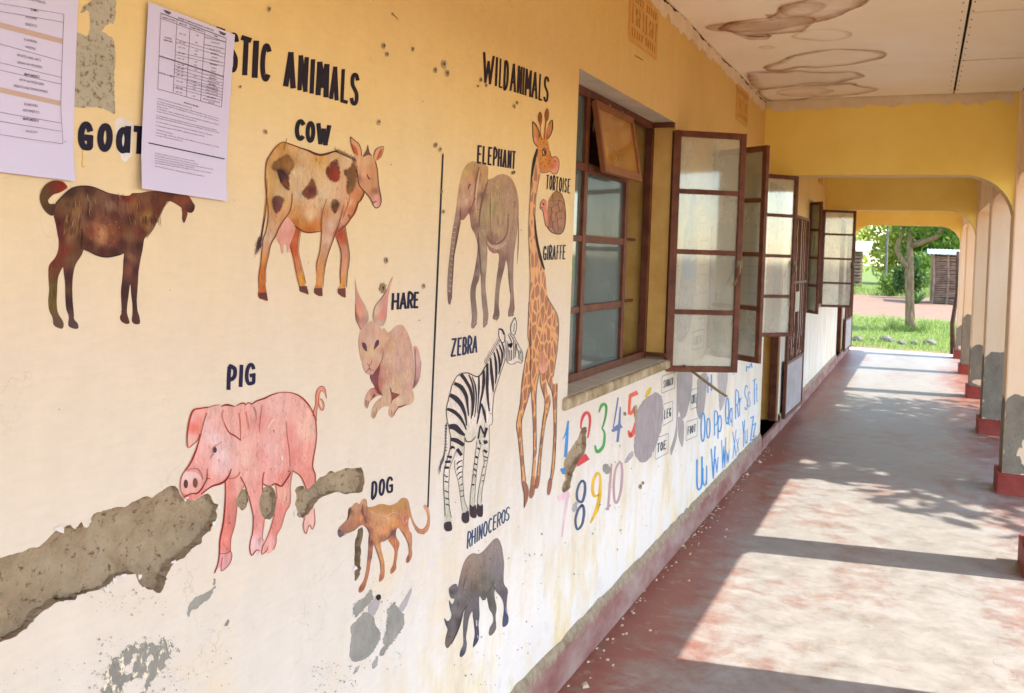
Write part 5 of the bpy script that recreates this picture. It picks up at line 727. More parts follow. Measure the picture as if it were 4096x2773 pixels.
specks(pts("640,1180 1220,1180 1260,1600 600,1600"), 520, 3, 11, M_FLAKE, t2b); specks(pts("560,890 760,840 960,860 1140,930 1120,1040 960,1050 640,1010"), 150, 2, 9, M_FLAKE, t2b); specks(pts("0,1300 600,1300 620,1590 0,1590"), 90, 2, 8, M_FLAKE, t2b)
specks(pts("1230,200 1650,200 1660,760 1240,800"), 260, 2, 7, M_FLAKE, tbl); specks(pts("960,700 1300,700 1300,930 960,960"), 200, 2, 10, M_FLAKE, tbl); specks(pts("880,280 1080,280 1080,500 880,500"), 60, 2, 7, M_SMOOTHC, tbl); specks(pts("60,460 400,440 400,930 0,930"), 110, 2, 9, M_FLAKE, tbl)
specks(NAT("1780,2230 2300,2100 2550,2000 2600,2150 2300,2500 2000,2760 1780,2700"), 130, 2, 7, M_FLAKE, NAT); specks(NAT("2450,1750 2800,1800 2600,2100 2350,2200"), 55, 2, 6, M_FLAKE, NAT); specks(NAT("200,0 2300,0 2200,2200 200,1800"), 110, 1.5, 5, simple('old_brown_marks', (170, 128, 66), (126, 96, 52), 9), NAT)
pock = [(1074, 35, 7), (1533, 182, 9), (1546, 216, 7), (1649, 195, 6), (1739, 279, 8), (1774, 256, 12), (1787, 292, 9), (1513, 488, 8), (1060, 527, 7), (1740, 580, 8), (1759, 597, 7), (1922, 318, 6), (1943, 340, 5), (2055, 424, 6), (2066, 410, 5), (1910, 343, 4), (958, 346, 5), (1542, 1040, 9), (1530, 1152, 14), (1692, 1143, 7), (2048, 690, 5), (2055, 688, 5), (1764, 765, 6), (1772, 845, 6), (1568, 55, 4), (2498, 1654, 6), (2560, 1945, 7), (2570, 1930, 5)]
M_PIT = simple('nail_pit', (84, 62, 34), (66, 48, 30), 20)
for x, y, r in [(x, y, r*.8) for x, y, r in pock]:
    halo = ragged(smooth(ell(x, y+2, r*1.15, r*1.8, 8), 2), r*.16, 3); v, tr = fill(halo, 0); w3 = onX(v); w3[:, 0] = .0024
    o = link('nail_hole', mesh('n', w3, tr[:, ::-1]), M_SILL, wall)
    q = ragged(smooth(ell(x, y, r*.42, r*.75, 8), 2), r*.1, 3); v, tr = fill(q, 0); w3 = onX(v); w3[:, 0] = .0030; link('pit', mesh('n', w3, tr[:, ::-1]), M_PIT, o)
# ------------------------------------------------------------------ skirting, sills, vents
def strip(name, prof, y0, y1, mat, step=.06, amp=(.003, .004), parent=None):
    "a profile [(x, z)] run along the wall with a wavering edge"
    n = int((y1-y0)/step)+1; V = []; Fs = []; m = len(prof)
    for i in range(n):
        y = y0+(y1-y0)*i/(n-1)
        for j, (x, z_) in enumerate(prof):
            k = 0 if j in (0, m-1) else 1
            V.append((x+k*random.gauss(0, amp[0]), y, z_+(random.gauss(0, amp[1]) if j < m-1 else 0)))
    Fs = [(i*m+j, (i+1)*m+j, (i+1)*m+j+1, i*m+j+1) for i in range(n-1) for j in range(m-1)]
    return link(name, mesh(name, V, Fs), mat, parent)
def mat_skirt():
    m = N('worn_red_skirting'); n = m.noise(4, 6, .65, m.coord((1, .6, 1.5))); n2 = m.noise(26, 5, .65); z_ = m.axis(2)
    c = m.ramp(n, [(.32, C(128, 72, 62)), (.48, C(146, 108, 98)), (.64, C(162, 136, 124))])
    top = m.maprange(m.math('ADD', z_, m.math('MULTIPLY', m.math('SUBTRACT', n2, .5), .07)), .118, .138); c = m.mix(top, c, m.ramp(n2, [(.3, C(128, 112, 88)), (.7, C(168, 150, 124))]))
    c = m.mix(m.ramp(n2, [(.68, (0, 0, 0, 1)), (.74, (1, 1, 1, 1))]), c, C(92, 72, 66)); m.bsdf(c, .8, m.bump(n2, .5, .006), .25); return m.m
M_SKIRT = mat_skirt()
for a, b in ((YB, 7.74), (8.8, 14.98), (16.04, 17.64)): strip('skirting', [(.001, .163), (.014, .146), (.02, .12), (.023, .06), (.027, .0)], a, b, M_SKIRT, parent=wall)
for a, b in ((7.74, 8.8), (14.98, 16.04)): 
    k = MB(); k.box((-.25, a+.02, .0), (.03, b-.02, .1)); k.build('door_step', M_SKIRT, wall, bevel=.012)
for a, b, z0, _ in WIN:
    k = MB(); k.box((-.2, a-.05, z0-.048), (.022, b+.02, z0-.001)); o = k.build('window_sill', M_SILL, wall, bevel=.012)
def mat_line(name, c): return simple(name, c, None, 5, .8)
M_VENT = simple('painted_vent_block', (216, 168, 88), (206, 156, 74), 12, .75, .4)
for y0, y1, z0, z1 in VENT:
    H = []; wy = (y1-y0)/2; hz = z1-z0
    for c0 in (0, 1):
        yb = y0+c0*wy
        for k in range(5): H.append(rect(yb+.018+k*.036, yb+.036+k*.036, z0+.014, z0+.05))
        for k in range(5): H.append(rect(yb+.018+k*.036, yb+.036+k*.036, z1-.05, z1-.014))
        H += [rect(yb+.014, yb+.03, z0+.064, z1-.064), rect(yb+wy-.034, yb+wy-.018, z0+.064, z1-.064)]
        cx, cz = yb+wy/2, (z0+z1)/2
        for s in (-1, 1):
            q = smooth(np.array([(s*.012, .04), (s*.03, .028), (s*.036, .01), (s*.022, -.008), (s*.03, -.03), (s*.018, -.042), (s*.008, -.03), (s*.009, -.008), (s*.019, .008), (s*.012, .02)]), 2); H.append(q+np.array([cx, cz]))
        H.append(ell(cx, cz-.006, .006, .007, 8))
    pv, pt = fill(rect(y0-.008, y1+.008, z0-.008, z1+.008), 0, H); V = [(.008, a, b) for a, b in pv]; Fs = [tuple(t) for t in pt]
    for hh in H+[rect(y0-.008, y1+.008, z0-.008, z1+.008)]:
        n = len(hh); b = len(V); V += [(.008, a, c_) for a, c_ in hh]+[(-.016, a, c_) for a, c_ in hh]; Fs += [(b+i, b+n+i, b+n+(i+1) % n, b+(i+1) % n) for i in range(n)]
    link('vent_block', mesh('vent_block', V, Fs), M_VENT, wall)
# ragged whitewash along the top of the wall
def wash_strip(name, f, u0, u1, base, par):
    us = np.arange(u0, u1, .035); lo = [base-.045-.03*abs(math.sin(u*5.1+math.sin(u*13)))+random.gauss(0, .008) for u in us]
    n = len(us); V = [f(u, CZ+.004) for u in us]+[f(u, l) for u, l in zip(us, lo)]; return link(name, mesh(name, V, [(i, i+1, n+i+1, n+i) for i in range(n-1)]), M_WASH, par)
wash_strip('whitewash_edge', lambda u, z_: (.0016, u, z_), 2.0, 7.38, CZ-.03, wall); wash_strip('whitewash_edge', lambda u, z_: (.0016, u, z_), 7.66, 12.4, CZ-.02, wall)

# ------------------------------------------------------------------ cross beams, edge beam, columns
COLY = [-.88, 1.6, 3.62, 5.44, 7.36, 9.85, 12.42, 15.03, 17.42]
def arch_profile(x0, x1, zb, zt, r, left=False):
    P = [(x0, zt), (x0, zb)] if not left else [(x0, zt), (x0, zb-r)]+[(x0+r-r*math.cos(a), zb-r+r*math.sin(a)) for a in np.linspace(.12, math.pi/2, 9)]
    P += [(x1-r+r*math.sin(a), zb-r+r*math.cos(a)) for a in np.linspace(0, math.pi/2-.02, 10)]+[(x1, zb-r), (x1, zt)]
    return np.array(P)
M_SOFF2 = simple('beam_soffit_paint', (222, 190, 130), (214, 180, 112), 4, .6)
def prism(P, f0, f1):
    "extrude an outline of (u, z) between two mapping functions"
    v, t = fill(P, 0); n = len(v); V = [f0(*q) for q in v]+[f1(*q) for q in v]; Fs = [tuple(a) for a in t]+[tuple(a[::-1]+n) for a in t]; m = len(P); b = len(V)
    V += [f0(*q) for q in P]+[f1(*q) for q in P]; Fs += [(b+i, b+m+i, b+m+(i+1) % m, b+(i+1) % m) for i in range(m)]; return V, Fs, len(t)*2
for y, lab in ((7.385, 'ochre cross beam with a rounded corner, nearest across the veranda'), (12.44, 'ochre cross beam with a rounded corner, second across the veranda'), (17.44, 'ochre cross beam at the far open end of the veranda'), (2.0, 'ochre cross beam of the veranda above the camera')):
    if y < 3: continue
    V, Fs, nt_ = prism(arch_profile(.0, 1.785, 2.312, CZ+.03, .34, left=(y > 17)), lambda u, z_: (u, y, z_), lambda u, z_: (u, y+.24, z_)); o = link('cross_beam', mesh('cross_beam', V, Fs), M_OCHRE); o.data.materials.append(M_SOFF2)
    for i, pg in enumerate(o.data.polygons): pg.material_index = 0 if i < nt_ else 1
    tag(o, lab, 'beam', 'cross beams of the veranda')
    wash_strip('whitewash_edge', lambda u, z_: (u, y-.0016, z_), .0, 1.78, CZ-.012, o)
names = ['', '', '', 'nearest', 'second', 'third', 'fourth', 'fifth', 'farthest']
top_g = {5.44: .62, 7.36: .72, 9.85: .80, 12.42: .66, 15.03: .9, 17.42: .58}
for i, y in enumerate(COLY):
    t_ = thing('veranda_column', 'cream square veranda column on a red plinth, '+('%s from the camera in view' % names[i] if names[i] else ['third before the nearest in view', 'second before the nearest in view', 'just before the nearest in view'][i]), 'column', (1.78, y, 0), 'columns along the veranda edge')
    k = MB(); k.box((0, 0, .14), (.3, .27, 2.95)); s_ = k.build('shaft', M_CREAM, t_, bevel=.012)
    k = MB(); k.box((-.03, -.03, -.02), (.33, .30, .15)); k.build('plinth', M_REDP, t_, bevel=.008)
    if y in top_g:
        H = top_g[y]; P = ragged(np.array([(.0, .15), (.3, .15), (.3, H+.06), (.21, H+.07), (.15, H), (.06, H+.01), (.0, H-.05)]), .006, .02); P[:, 0] = np.clip(P[:, 0], .004, .296); P[:, 1] = np.clip(P[:, 1], .152, 3)
        hol = [ragged(ell(.24, .33, .06, .10, 10), .01, .02)] if i % 2 else [ragged(ell(.12, .2, .09, .04, 10), .008, .02)]
        if y == 7.36: hol = [ragged(np.array([(.16, .17), (.1, .3), (.14, .42), (.2, .5), (.27, .56), (.28, .3), (.26, .17)]), .008, .02)]
        v, tr = fill(P, 0, hol); link('bare_cement', mesh('b', [(a, -.002, b) for a, b in v], tr), M_COLC, t_)
        v, tr = fill(np.array([(.004, .152), (.266, .152), (.266, H-.1), (.15, H-.02), (.004, H-.05)]), 0); link('bare_cement', mesh('b', [(-.002, a, b) for a, b in v], tr[:, ::-1]), M_COLC, t_)
eb = thing('edge_beam', 'cream arched beam joining the column tops along the veranda edge', 'beam', (1.8, 0, 0))
for a, b in zip(COLY[:-1], COLY[1:]):
    y0, y1 = a+.272, b-.002; r = .07
    P = np.array([(y0, 2.94), (y0, 2.30-r)]+[(y0+r-r*math.cos(q), 2.30-r+r*math.sin(q)) for q in np.linspace(.1, math.pi/2, 8)]+[(y1-r+r*math.sin(q), 2.30-r+r*math.cos(q)) for q in np.linspace(0, math.pi/2-.1, 8)]+[(y1, 2.30-r), (y1, 2.94)])
    V, Fs, _n = prism(P, lambda u, z_: (.28, u, z_), lambda u, z_: (0, u, z_)); link('arch_span', mesh('a', V, Fs), M_CREAM, eb)

# ------------------------------------------------------------------ steel windows
LW, LH = .405, 1.262
def casement(par, hinge, end, z0, mat, handle=True, stay=None, flip=False):
    "an opened leaf: frame with four panes, one above the other; hinge and end are (x, y)"
    hx, hy = hinge; dx, dy = end[0]-hx, end[1]-hy; Lw = math.hypot(dx, dy); a = math.atan2(dy, dx)
    k = MB(); s_ = .032; zs_ = [0, LH/4, LH/2, LH*3/4, LH]; t_ = .026
    k.box((0, -t_/2, 0), (s_, t_/2, LH)); k.box((Lw-s_, -t_/2, 0), (Lw, t_/2, LH)); k.box((s_, -t_/2, 0), (Lw-s_, t_/2, s_)); k.box((s_, -t_/2, LH-s_), (Lw-s_, t_/2, LH))
    for q in zs_[1:-1]: k.box((s_, -t_/2+.003, q-.013), (Lw-s_, t_/2-.003, q+.013))
    k.box((-.012, -.02, 0.004), (.0, .02, LH-.004))
    f = k.build('casement', mat, par, bevel=.003); f.location = (hx, hy, z0); f.rotation_euler = (0, 0, a)
    lv = [s_, zs_[1], zs_[2], zs_[3], LH-s_]
    for i in range(4):
        q = MB(); q.box((s_-.004, -.002, lv[i]+(.011 if i else -.004)), (Lw-s_+.004, .002, lv[i+1]-(.011 if i < 3 else -.004))); q.build('pane', M_GLASS, f)
    if handle:
        q = MB(); q.box((Lw-.034, -.034, LH*.44), (Lw-.004, -.013, LH*.47)); q.tube([(Lw-.02, -.03, LH*.455), (Lw-.026, -.045, LH*.42), (Lw-.045, -.05, LH*.385), (Lw-.06, -.05, LH*.365)], [.006, .008, .006], 6); q.build('handle', M_STAY, f)
    return f
def steel_window(i, label):
    y0, y1, z0, z1 = WIN[i]; t_ = thing('casement_window', label, 'window', (-.13, y0, z0), 'steel casement windows of the classroom')
    W = y1-y0; H = z1-z0; m1, m2 = .43, 1.01; k = MB(); b = .035
    k.box((-.02, 0, 0), (.02, b, H)); k.box((-.02, W-b, 0), (.02, W, H)); k.box((-.02, b, 0), (.02, W-b, b)); k.box((-.02, b, H-b), (.02, W-b, H))
    for m in (m1, m2): k.box((-.018, m-.02, b), (.018, m+.02, H-b))
    zt = H-.33; k.box((-.016, b, zt-.016), (.016, m1-.02, zt+.016)); k.box((-.016, m1+.02, zt-.018), (.024, m2-.02, zt+.018))
    rows = [b, (zt)/3, zt*2/3, zt]
    for q in rows[1:-1]: k.box((-.014, b, q-.013), (.014, m1-.02, q+.013)); k.box((-.014, m1+.02, q-.016), (.014, m2-.02, q+.016))
    k.build('frame', M_BROWN, t_, bevel=.003)
    for a, c_ in ((b, m1-.02), (m1+.02, m2-.02)):
        for j in range(3):
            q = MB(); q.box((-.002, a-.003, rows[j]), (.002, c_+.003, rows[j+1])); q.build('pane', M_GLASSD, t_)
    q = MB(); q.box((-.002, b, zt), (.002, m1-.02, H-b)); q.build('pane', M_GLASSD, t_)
    hp = MB(); hw = m2-m1-.04; hh = .31; s_ = .028
    hp.box((-.012, 0, -hh), (.012, s_, 0)); hp.box((-.012, hw-s_, -hh), (.012, hw, 0)); hp.box((-.012, s_, -s_-.002), (.012, hw-s_, 0)); hp.box((-.012, s_, -hh), (.012, hw-s_, -hh+.036))
    ho = hp.build('top_vent', M_ORANGEB, t_, bevel=.002); ho.location = (.03, m1+.02, H-b-.005); ho.rotation_euler = (0, R(-10), 0)
    q = MB(); q.box((-.002, s_, -hh+.03), (.002, hw-s_, -s_)); q.build('pane', M_AMBER_REFL, ho)
    # burglar bars
    q = MB()
    for zz in (.3, .62, .94): q.bar((-.06, b, zz), (-.06, W-b, zz), .014)
    q.build('security_bars', M_BROWN, t_)
    return t_
w1 = steel_window(0, 'brown steel window with open casement beside the painted giraffe'); w2 = steel_window(1, 'brown steel window just before the first cross beam, both casements open'); w3_ = steel_window(2, 'brown steel window farthest down the veranda, beyond the door')
def rel(par, x, y): return (x-par.location.x, y-par.location.y)
def put(par, h_, e_, z0, **kw): return casement(par, rel(par, *h_), rel(par, *e_), z0-par.location.z, M_BROWN, **kw)
l1 = put(w1, (.0, 4.585), (.325, 4.80), 1.035); put(w2, (.0, 5.55), (.365, 5.29), 1.035, handle=False); put(w2, (.0, 7.01), (.28, 7.32), 1.035); put(w3_, (.0, 10.72), (.15, 10.5), 1.035, handle=False); put(w3_, (.0, 12.19), (.385, 12.40), 1.035)
for zz in (.01, 1.21): 
    k = MB(); k.box((.0, 1.40, zz), (.13, 1.425, zz+.022)); k.build('hinge_arm', M_BROWN, w1)
q = MB(); a_, b_ = onX([(2737, 1462)], .09)[0], onX([(2868, 1560)], .19)[0]; c_ = onX([(2905, 1584)], .21)[0]; o_ = np.array(w1.location)
q.tube([a_-o_, b_-o_, c_-o_], [.007, .009, .008], 8); q.build('stay', M_STAY, w1, sm=True)
# crumbling paint strip hanging at the window head
q = MB()
for px, dx, n_ in ((2380, -.118, 5), (2440, -.1, 3), (2490, -.1, 3)):
    p0 = onX([(px, 372 if px < 2400 else 400+(px-2400)*.5)], dx)[0]-o_; q.tube([p0, p0+(.004, .004, -.05*n_/3), p0+(0, -.004, -.1*n_/3)], [.004, .006, .002], 5)
for k_ in range(26):
    yy = 3.3+random.random()*1.0; q.box((-.118+.0, yy-3.15-.01, 1.198), (-.118+.012+random.random()*.02, yy-3.15+random.uniform(.01, .03), 1.206+random.random()*.024)) if False else None
q.build('peeling_strip', M_SOFFIT, w1)
# ------------------------------------------------------------------ doors with grille gates
for (y0, y1, z0, z1), lab in zip(DOOR, ('brown steel door frame with opened grille gate after the second window', 'brown steel door frame with opened grille gate at the far end')):
    t_ = thing('grille_door', lab, 'door', (-.05, y0, z0), 'grille doors of the classrooms'); W = y1-y0; H = z1-z0; k = MB()
    k.box((-.03, 0, 0), (.04, .06, H)); k.box((-.03, W-.06, 0), (.04, W, H)); k.box((-.03, .06, H-.06), (.04, W-.06, H)); k.build('frame', M_BROWN, t_, bevel=.004)
    k = MB(); k.box((-.28, W*.42, 0), (-.24, W*.95, H-.1)); k.build('inner_door', M_ROOM, t_); k = MB(); k.box((-.24, W*.6, .45), (-.2, W*.72, .62)); k.build('lock_box', M_DARK, t_)
    # the gate: hinged at the far jamb, folded back against the wall beyond
    g_ = MB(); gw = 1.1; gl = 1.98
    P0, P1 = (0, 0), (gw, 0)
    g_.box((0, -.015, 0), (.03, .015, gl)); g_.box((gw-.03, -.015, 0), (gw, .015, gl)); g_.box((.03, -.015, gl-.03), (gw-.03, .015, gl)); g_.box((.03, -.015, .52), (gw-.03, .015, .55)); g_.box((.03, -.015, .0), (gw-.03, .015, .03)); g_.box((.03, -.012, 1.3), (gw-.03, .012, 1.325)); g_.box((gw/2-.02, -.014, .55), (gw/2+.02, .014, gl-.03))
    gg = g_.build('gate', M_BROWN, t_, bevel=.003); gg.location = (.09, W+.12, .0); gg.rotation_euler = (0, 0, R(88.5))
    for x in (.12, .24, .36, .48, .64, .76, .88, 1.0): 
        q = MB(); q.tube([(x, 0, .55), (x, 0, .75), (x+.03, 0, .85), (x, 0, .95), (x, 0, 1.7), (x-.03, 0, 1.8), (x, 0, 1.88), (x, 0, gl-.03)], .0075, 6); q.build('bar', M_BROWN, gg)
    for x in (.27, .83):
        q = MB(); q.tube([(x+.12*math.cos(a), 0, .67+.1*math.sin(a)) for a in np.linspace(0, 6.283, 13)], .006, 6); q.build('ring', M_BROWN, gg)
    q = MB(); q.box((.03, -.004, .03), (gw-.03, .004, .52)); q.build('sheet_panel', M_SMOOTHC, gg)
    q = MB(); q.box((.3, -.022, 1.02), (.56, -.016, 1.22)); q.build('paper_sign', M_SOFFIT, gg)
# ------------------------------------------------------------------ notices on the wall
def text_mesh(s, bold=False):
    cu = bpy.data.curves.new('t', 'FONT'); cu.body = s; cu.resolution_u = 2; cu.offset = .010 if bold else -.002
    o = bpy.data.objects.new('t', cu); COL.objects.link(o); dg = bpy.context.evaluated_depsgraph_get(); me = o.evaluated_get(dg).to_mesh()
    V = np.array([v.co[:2] for v in me.vertices]) if len(me.vertices) else np.zeros((0, 2)); Fs = [tuple(p.vertices) for p in me.polygons]
    o.evaluated_get(dg).to_mesh_clear(); bpy.data.objects.remove(o); bpy.data.curves.remove(cu); return V, Fs
def notice(name, label, corners, lines, texts, bands, t, off=.004):
    q = t(corners); B = W_YZ(q); nu, nv = 12, 16; V = []; Fs = []
    bow = lambda u, v: off+.004*(v-.5)**2*4*abs(u-.5)+.0025*math.sin(u*3+v*2)+(.012*max(0, v-.82)**1.5*6 if u > .5 else .004*max(0, v-.8)*6)
    def uvmap(P):
        "wall point -> sheet offset"
        e1, e2 = B[1]-B[0], B[3]-B[0]; Mx = np.linalg.inv(np.column_stack([e1, e2])); uv = (P-B[0])@Mx.T; return np.array([bow(min(max(a, 0), 1), min(max(b, 0), 1)) for a, b in uv])
    for j in range(nv+1):
        for i in range(nu+1):
            u, v = i/nu, j/nv; p_ = (B[0]*(1-u)+B[1]*u)*(1-v)+(B[3]*(1-u)+B[2]*u)*v; V.append((bow(u, v), p_[0], p_[1]))
    Fs = [(j*(nu+1)+i, (j+1)*(nu+1)+i, (j+1)*(nu+1)+i+1, j*(nu+1)+i+1) for j in range(nv) for i in range(nu)]
    o = link(name, mesh(name, V, Fs, smooth_=True), M_PAPER); tag(o, label, 'notice', 'paper notices')
    LV = []; LF = []
    for k_, (x0, y0, x1, y1, w_) in enumerate(lines):
        P = np.linspace((x0, y0), (x1, y1), 14); r = ribbon(t(P), w_/t.k); yz = W_YZ(r); b = len(LV); LV += list(np.column_stack([uvmap(yz)+.0012+.0001*(k_ % 3), yz])); LF += [(b+j, b+27-j, b+26-j, b+j+1) for j in range(13)]
    if LV: link('table_rules', mesh('r', LV, LF), M_INK, o)
    for bd in bands:
        a = np.array(pts(bd)); u = np.linspace(0, 1, 12)[:, None]; top_ = a[0]*(1-u)+a[1]*u; bot_ = a[3]*(1-u)+a[2]*u; yz = W_YZ(t(np.vstack([top_, bot_]))); link('shaded_band', mesh('b', np.column_stack([uvmap(yz)+.0007, yz]), [(j, 12+j, 13+j, j+1) for j in range(11)]), M_BAND, o)
    TV = []; TF = []
    for s, x0, y0, x1, y1, hgt, bold in texts:
        v, f = text_mesh(s, bold)
        if not len(v): continue
        lo, hi = v.min(0), v.max(0); a, b_, up = W_YZ(t([(x0, y0), (x1, y1), (x0, y0-hgt)])); u = (v[:, 0]-lo[0])/(hi[0]-lo[0]); h_ = v[:, 1]/.72*.8
        yz = a+(b_-a)*u[:, None]+(up-a)*h_[:, None]; k_ = len(TV); TV += list(np.column_stack([uvmap(yz)+.0015, yz])); TF += [tuple(k_+i for i in ff) for ff in f]
    link('printed_text', mesh('t', TV, TF), M_INK, o); return o
notice('timetable_notice', 'large white timetable sheet with brown bands at the left edge', [(-560, -420), (706, -420), (644, 1630), (-620, 1475)],
  [(-400, -24, 558, 130, 3), (-400, 45, 555, 203, 3), (-400, 300, 547, 552, 3)] + [(-400, 480, 543, 698, 3), (-400, 550, 541, 758, 3), (-400, 945, 533, 1108, 3), (-400, 1030, 530, 1182, 3), (-400, 1155, 527, 1295, 3), (558, 130, 527, 1295, 3)],
  [('TIMETABLE)', 210, 2, 385, 38, 26, 0), ('SOMO', 250, 100, 320, 112, 30, 1), ('KUSOMA', 208, 165, 308, 184, 30, 0), ('READING', 204, 230, 309, 248, 30, 0), ('KUANDIKA', 194, 368, 312, 392, 30, 0), ('WRITING', 203, 434, 301, 454, 30, 0), ('SPORTS AND ARTS', 130, 508, 349, 556, 30, 0), ('SANAA NA MICHEZO', 133, 572, 362, 618, 30, 0), ('MAPUMZIKO', 200, 680, 340, 706, 30, 1), ('AFYA NA MAZINGIRA', 153, 728, 382, 772, 30, 0), ('HEALTH AND ENVIRONMENT', 105, 782, 418, 840, 30, 0), ('KUHESABU', 202, 948, 327, 965, 30, 0), ('ARITHMETICS', 186, 1002, 340, 1024, 30, 0), ('MAPUMZIKO', 191, 1080, 330, 1100, 30, 1), ('ENGLISH', 210, 1190, 308, 1200, 30, 0)],
  ["-400,110 552,350 550,397 -400,160", "-400,700 537,910 535,953 -400,750"], tp1, .003)
body = ["1. Hakikisha kuwa unayo Ratiba ya Mtihani wa MOCK 2026", "2. Kabla ya kufungua bahasha yenye mtihani hakikisha kuwa muda na somo", "bahasha husika na kuihakikisha kuwa somo hilo ndilo linalotakiwa", "Mtihani wa Mock", "3. Endapo utata utajitokeza kati ya maelekezo na Ratiba ya Mtihani", "zingatia karatasi ya Mtihani husika ndiyo yatakayofuatwa", "4. Watahiniwa wenye mahitaji maalum waongezewe MUDA WA ZIADA", "DAKIKA 20 KWA KILA SAA kwa masomo na DAKIKA 10 KWA KILA SAA", "5. Msimamizi wa watahiniwa wenye mahitaji maalum azingatie", "6. Watahiniwa wenye UONI HAFIFU wapewe karatasi zenye maandishi", "7. Watahiniwa waelekezwe:", "(a) Kuingia ndani ya chumba cha Mtihani nusu saa kabla ya muda", "saa moja ya Mtihani kuanza hawataruhusiwa"]
tx = []; rr_ = [(1380, 892, 1695, 978), (1380, 918, 1945, 1072), (1378, 938, 1945, 1092), (1376, 962, 1480, 990), (1376, 985, 1950, 1128), (1374, 1006, 1740, 1098), (1372, 1045, 1928, 1178), (1370, 1066, 1950, 1200), (1369, 1100, 1890, 1222), (1367, 1135, 1815, 1232), (1366, 1170, 1520, 1210), (1365, 1198, 1950, 1328), (1364, 1222, 1610, 1275)]
for s, (a, b_, c_, d_) in zip(body, rr_): tx.append((s, a, b_, c_, d_, 15, 0))
for s, a, b_, c_, d_ in (('(b) Kufuata maelekezo yote yatakayotolewa na wasimamizi wa Mtihani', 1355, 1382, 1730, 1455), ('(c) Kuandika taarifa za awali kwenye karatasi ya mtihani', 1354, 1405, 1755, 1482), ('(d) Kutotumia mawasiliano ya namna yoyote ile ndani ya chumba', 1353, 1428, 1900, 1528), ('anatakiwa kunyoosha mkono', 1353, 1448, 1720, 1515), ('(e) Msimamizi atahitajika kufungua individual score sheet', 1352, 1470, 1880, 1560), ('(f) Watakaojihusisha na udanganyifu matokeo yao yatafutwa', 1351, 1500, 1810, 1590)): tx.append((s, a, b_, c_, d_, 15, 0))
tx += [('RATIBA YA MITIHANI DARASA LA NNE 2026', 1568, 172, 1885, 285, 20, 1), ('TAREHE NA SIKU', 1424, 166, 1542, 200, 18, 1), ('MUDA SAA', 1578, 220, 1645, 240, 18, 1), ('NAMBA MFICHO', 1682, 256, 1792, 292, 18, 1), ('SOMO', 1888, 330, 1925, 343, 18, 1), ('05.08.2026', 1446, 345, 1508, 360, 18, 1), ('JUMATANO', 1436, 368, 1516, 388, 18, 1), ('06.08.2026 ALHAMISI', 1392, 660, 1522, 700, 18, 1), ('MAELEKEZO MUHIMU', 1622, 930, 1758, 968, 16, 1)]
for i, (s, b_) in enumerate((('2:00 - 3:30', 0), ('3:30 - 4:30', 1), ('4:30 - 6:00', 0), ('6:00 - 8:00', 1), ('8:00 - 9:30', 0), ('2:00 - 3:00', 0), ('3:00 - 4:00', 1), ('4:00 - 5:00', 0), ('5:00 - 5:30', 1), ('5:30 - 6:30', 0), ('6:30 - 8:00', 1), ('8:00 - 9:30', 0))): y_ = (310, 385, 432, 482, 532, 585, 617, 648, 680, 735, 792, 832)[i]; x_ = 1584-(y_-310)*.06; tx.append((s, x_-8, y_, x_+50, y_+14, 18, b_))
for s, x_, y_ in (('A06', 1728, 325), ('A06E', 1718, 388), ('M08', 1718, 465), ('M08E', 1712, 495), ('S09', 1715, 562), ('S09E', 1710, 592), ('L01', 1712, 632), ('L02', 1710, 692), ('L03', 1706, 745), ('L04', 1704, 775), ('L05', 1702, 803), ('A07', 1700, 870)): tx.append((s, x_, y_, x_+26, y_+7, 16, 0))
for s, x_, y_, b_, n_ in (('JIOGRAFIA NA MAZINGIRA SANAA', 1806, 345, 0, 190), ('NA MICHEZO', 1868, 388, 0, 74), ('GEOGRAPHY AND ENVIRONMENT', 1802, 410, 0, 186), ('ARTS AND SPORTS', 1850, 448, 0, 100), ('MAPUMZIKO', 1864, 487, 1, 72), ('HISABATI', 1872, 522, 0, 52), ('MATHEMATICS', 1856, 548, 0, 80), ('MAPUMZIKO', 1858, 582, 1, 72), ('SAYANSI', 1870, 617, 0, 48), ('SCIENCE', 1866, 645, 0, 48), ('KISWAHILI', 1860, 680, 0, 58), ('MAPUMZIKO', 1850, 708, 1, 72), ('ENGLISH LANGUAGE', 1838, 735, 0, 106), ('MAPUMZIKO', 1848, 764, 1, 72), ('FRENCH LANGUAGE', 1826, 785, 0, 112), ('LUGHA YA KIARABU', 1822, 812, 0, 116), ('LUGHA YA KICHINA', 1820, 840, 0, 118), ('MAPUMZIKO', 1838, 878, 1, 80), ('HISTORIA YA TANZANIA NA', 1798, 895, 0, 156), ('MAADILI', 1848, 925, 0, 56)): tx.append((s, x_, y_, x_+n_, y_+n_*.22, 17, b_))
tl = [(1412, 122, 2002, 348, 5), (1410, 168, 2000, 384, 3), (1398, 503, 1988, 690, 4), (1397, 509, 1988, 696, 3), (1384, 802, 1972, 964, 3), (1412, 122, 1384, 802, 3), (2002, 348, 1972, 964, 3), (1556, 178, 1522, 838, 3), (1674, 232, 1642, 872, 3), (1806, 282, 1776, 908, 3)]
for ya, yb in ((355, 490), (385, 520), (470, 570), (495, 600)): tl.append((1545, ya, 1992, yb, 2.5))
for ya, yb in ((590, 718), (622, 750), (652, 775), (688, 830), (765, 880), (790, 905)): tl.append((1530, ya, 1980, yb, 2.5))
for ya, yb in ((735, 800), (765, 828), (790, 855)): tl.append((1645, ya-20, 1978, yb, 2.5))
tl += [(1298, 1286, 2002, 1430, 9)]
for x_, y_ in ((1440, 95), (1935, 285)): tl += [(x_, y_, x_+64, y_+24, 7), (x_+6, y_+14, x_+58, y_+34, 9), (x_+22, y_+24, x_+48, y_+34, 7)]
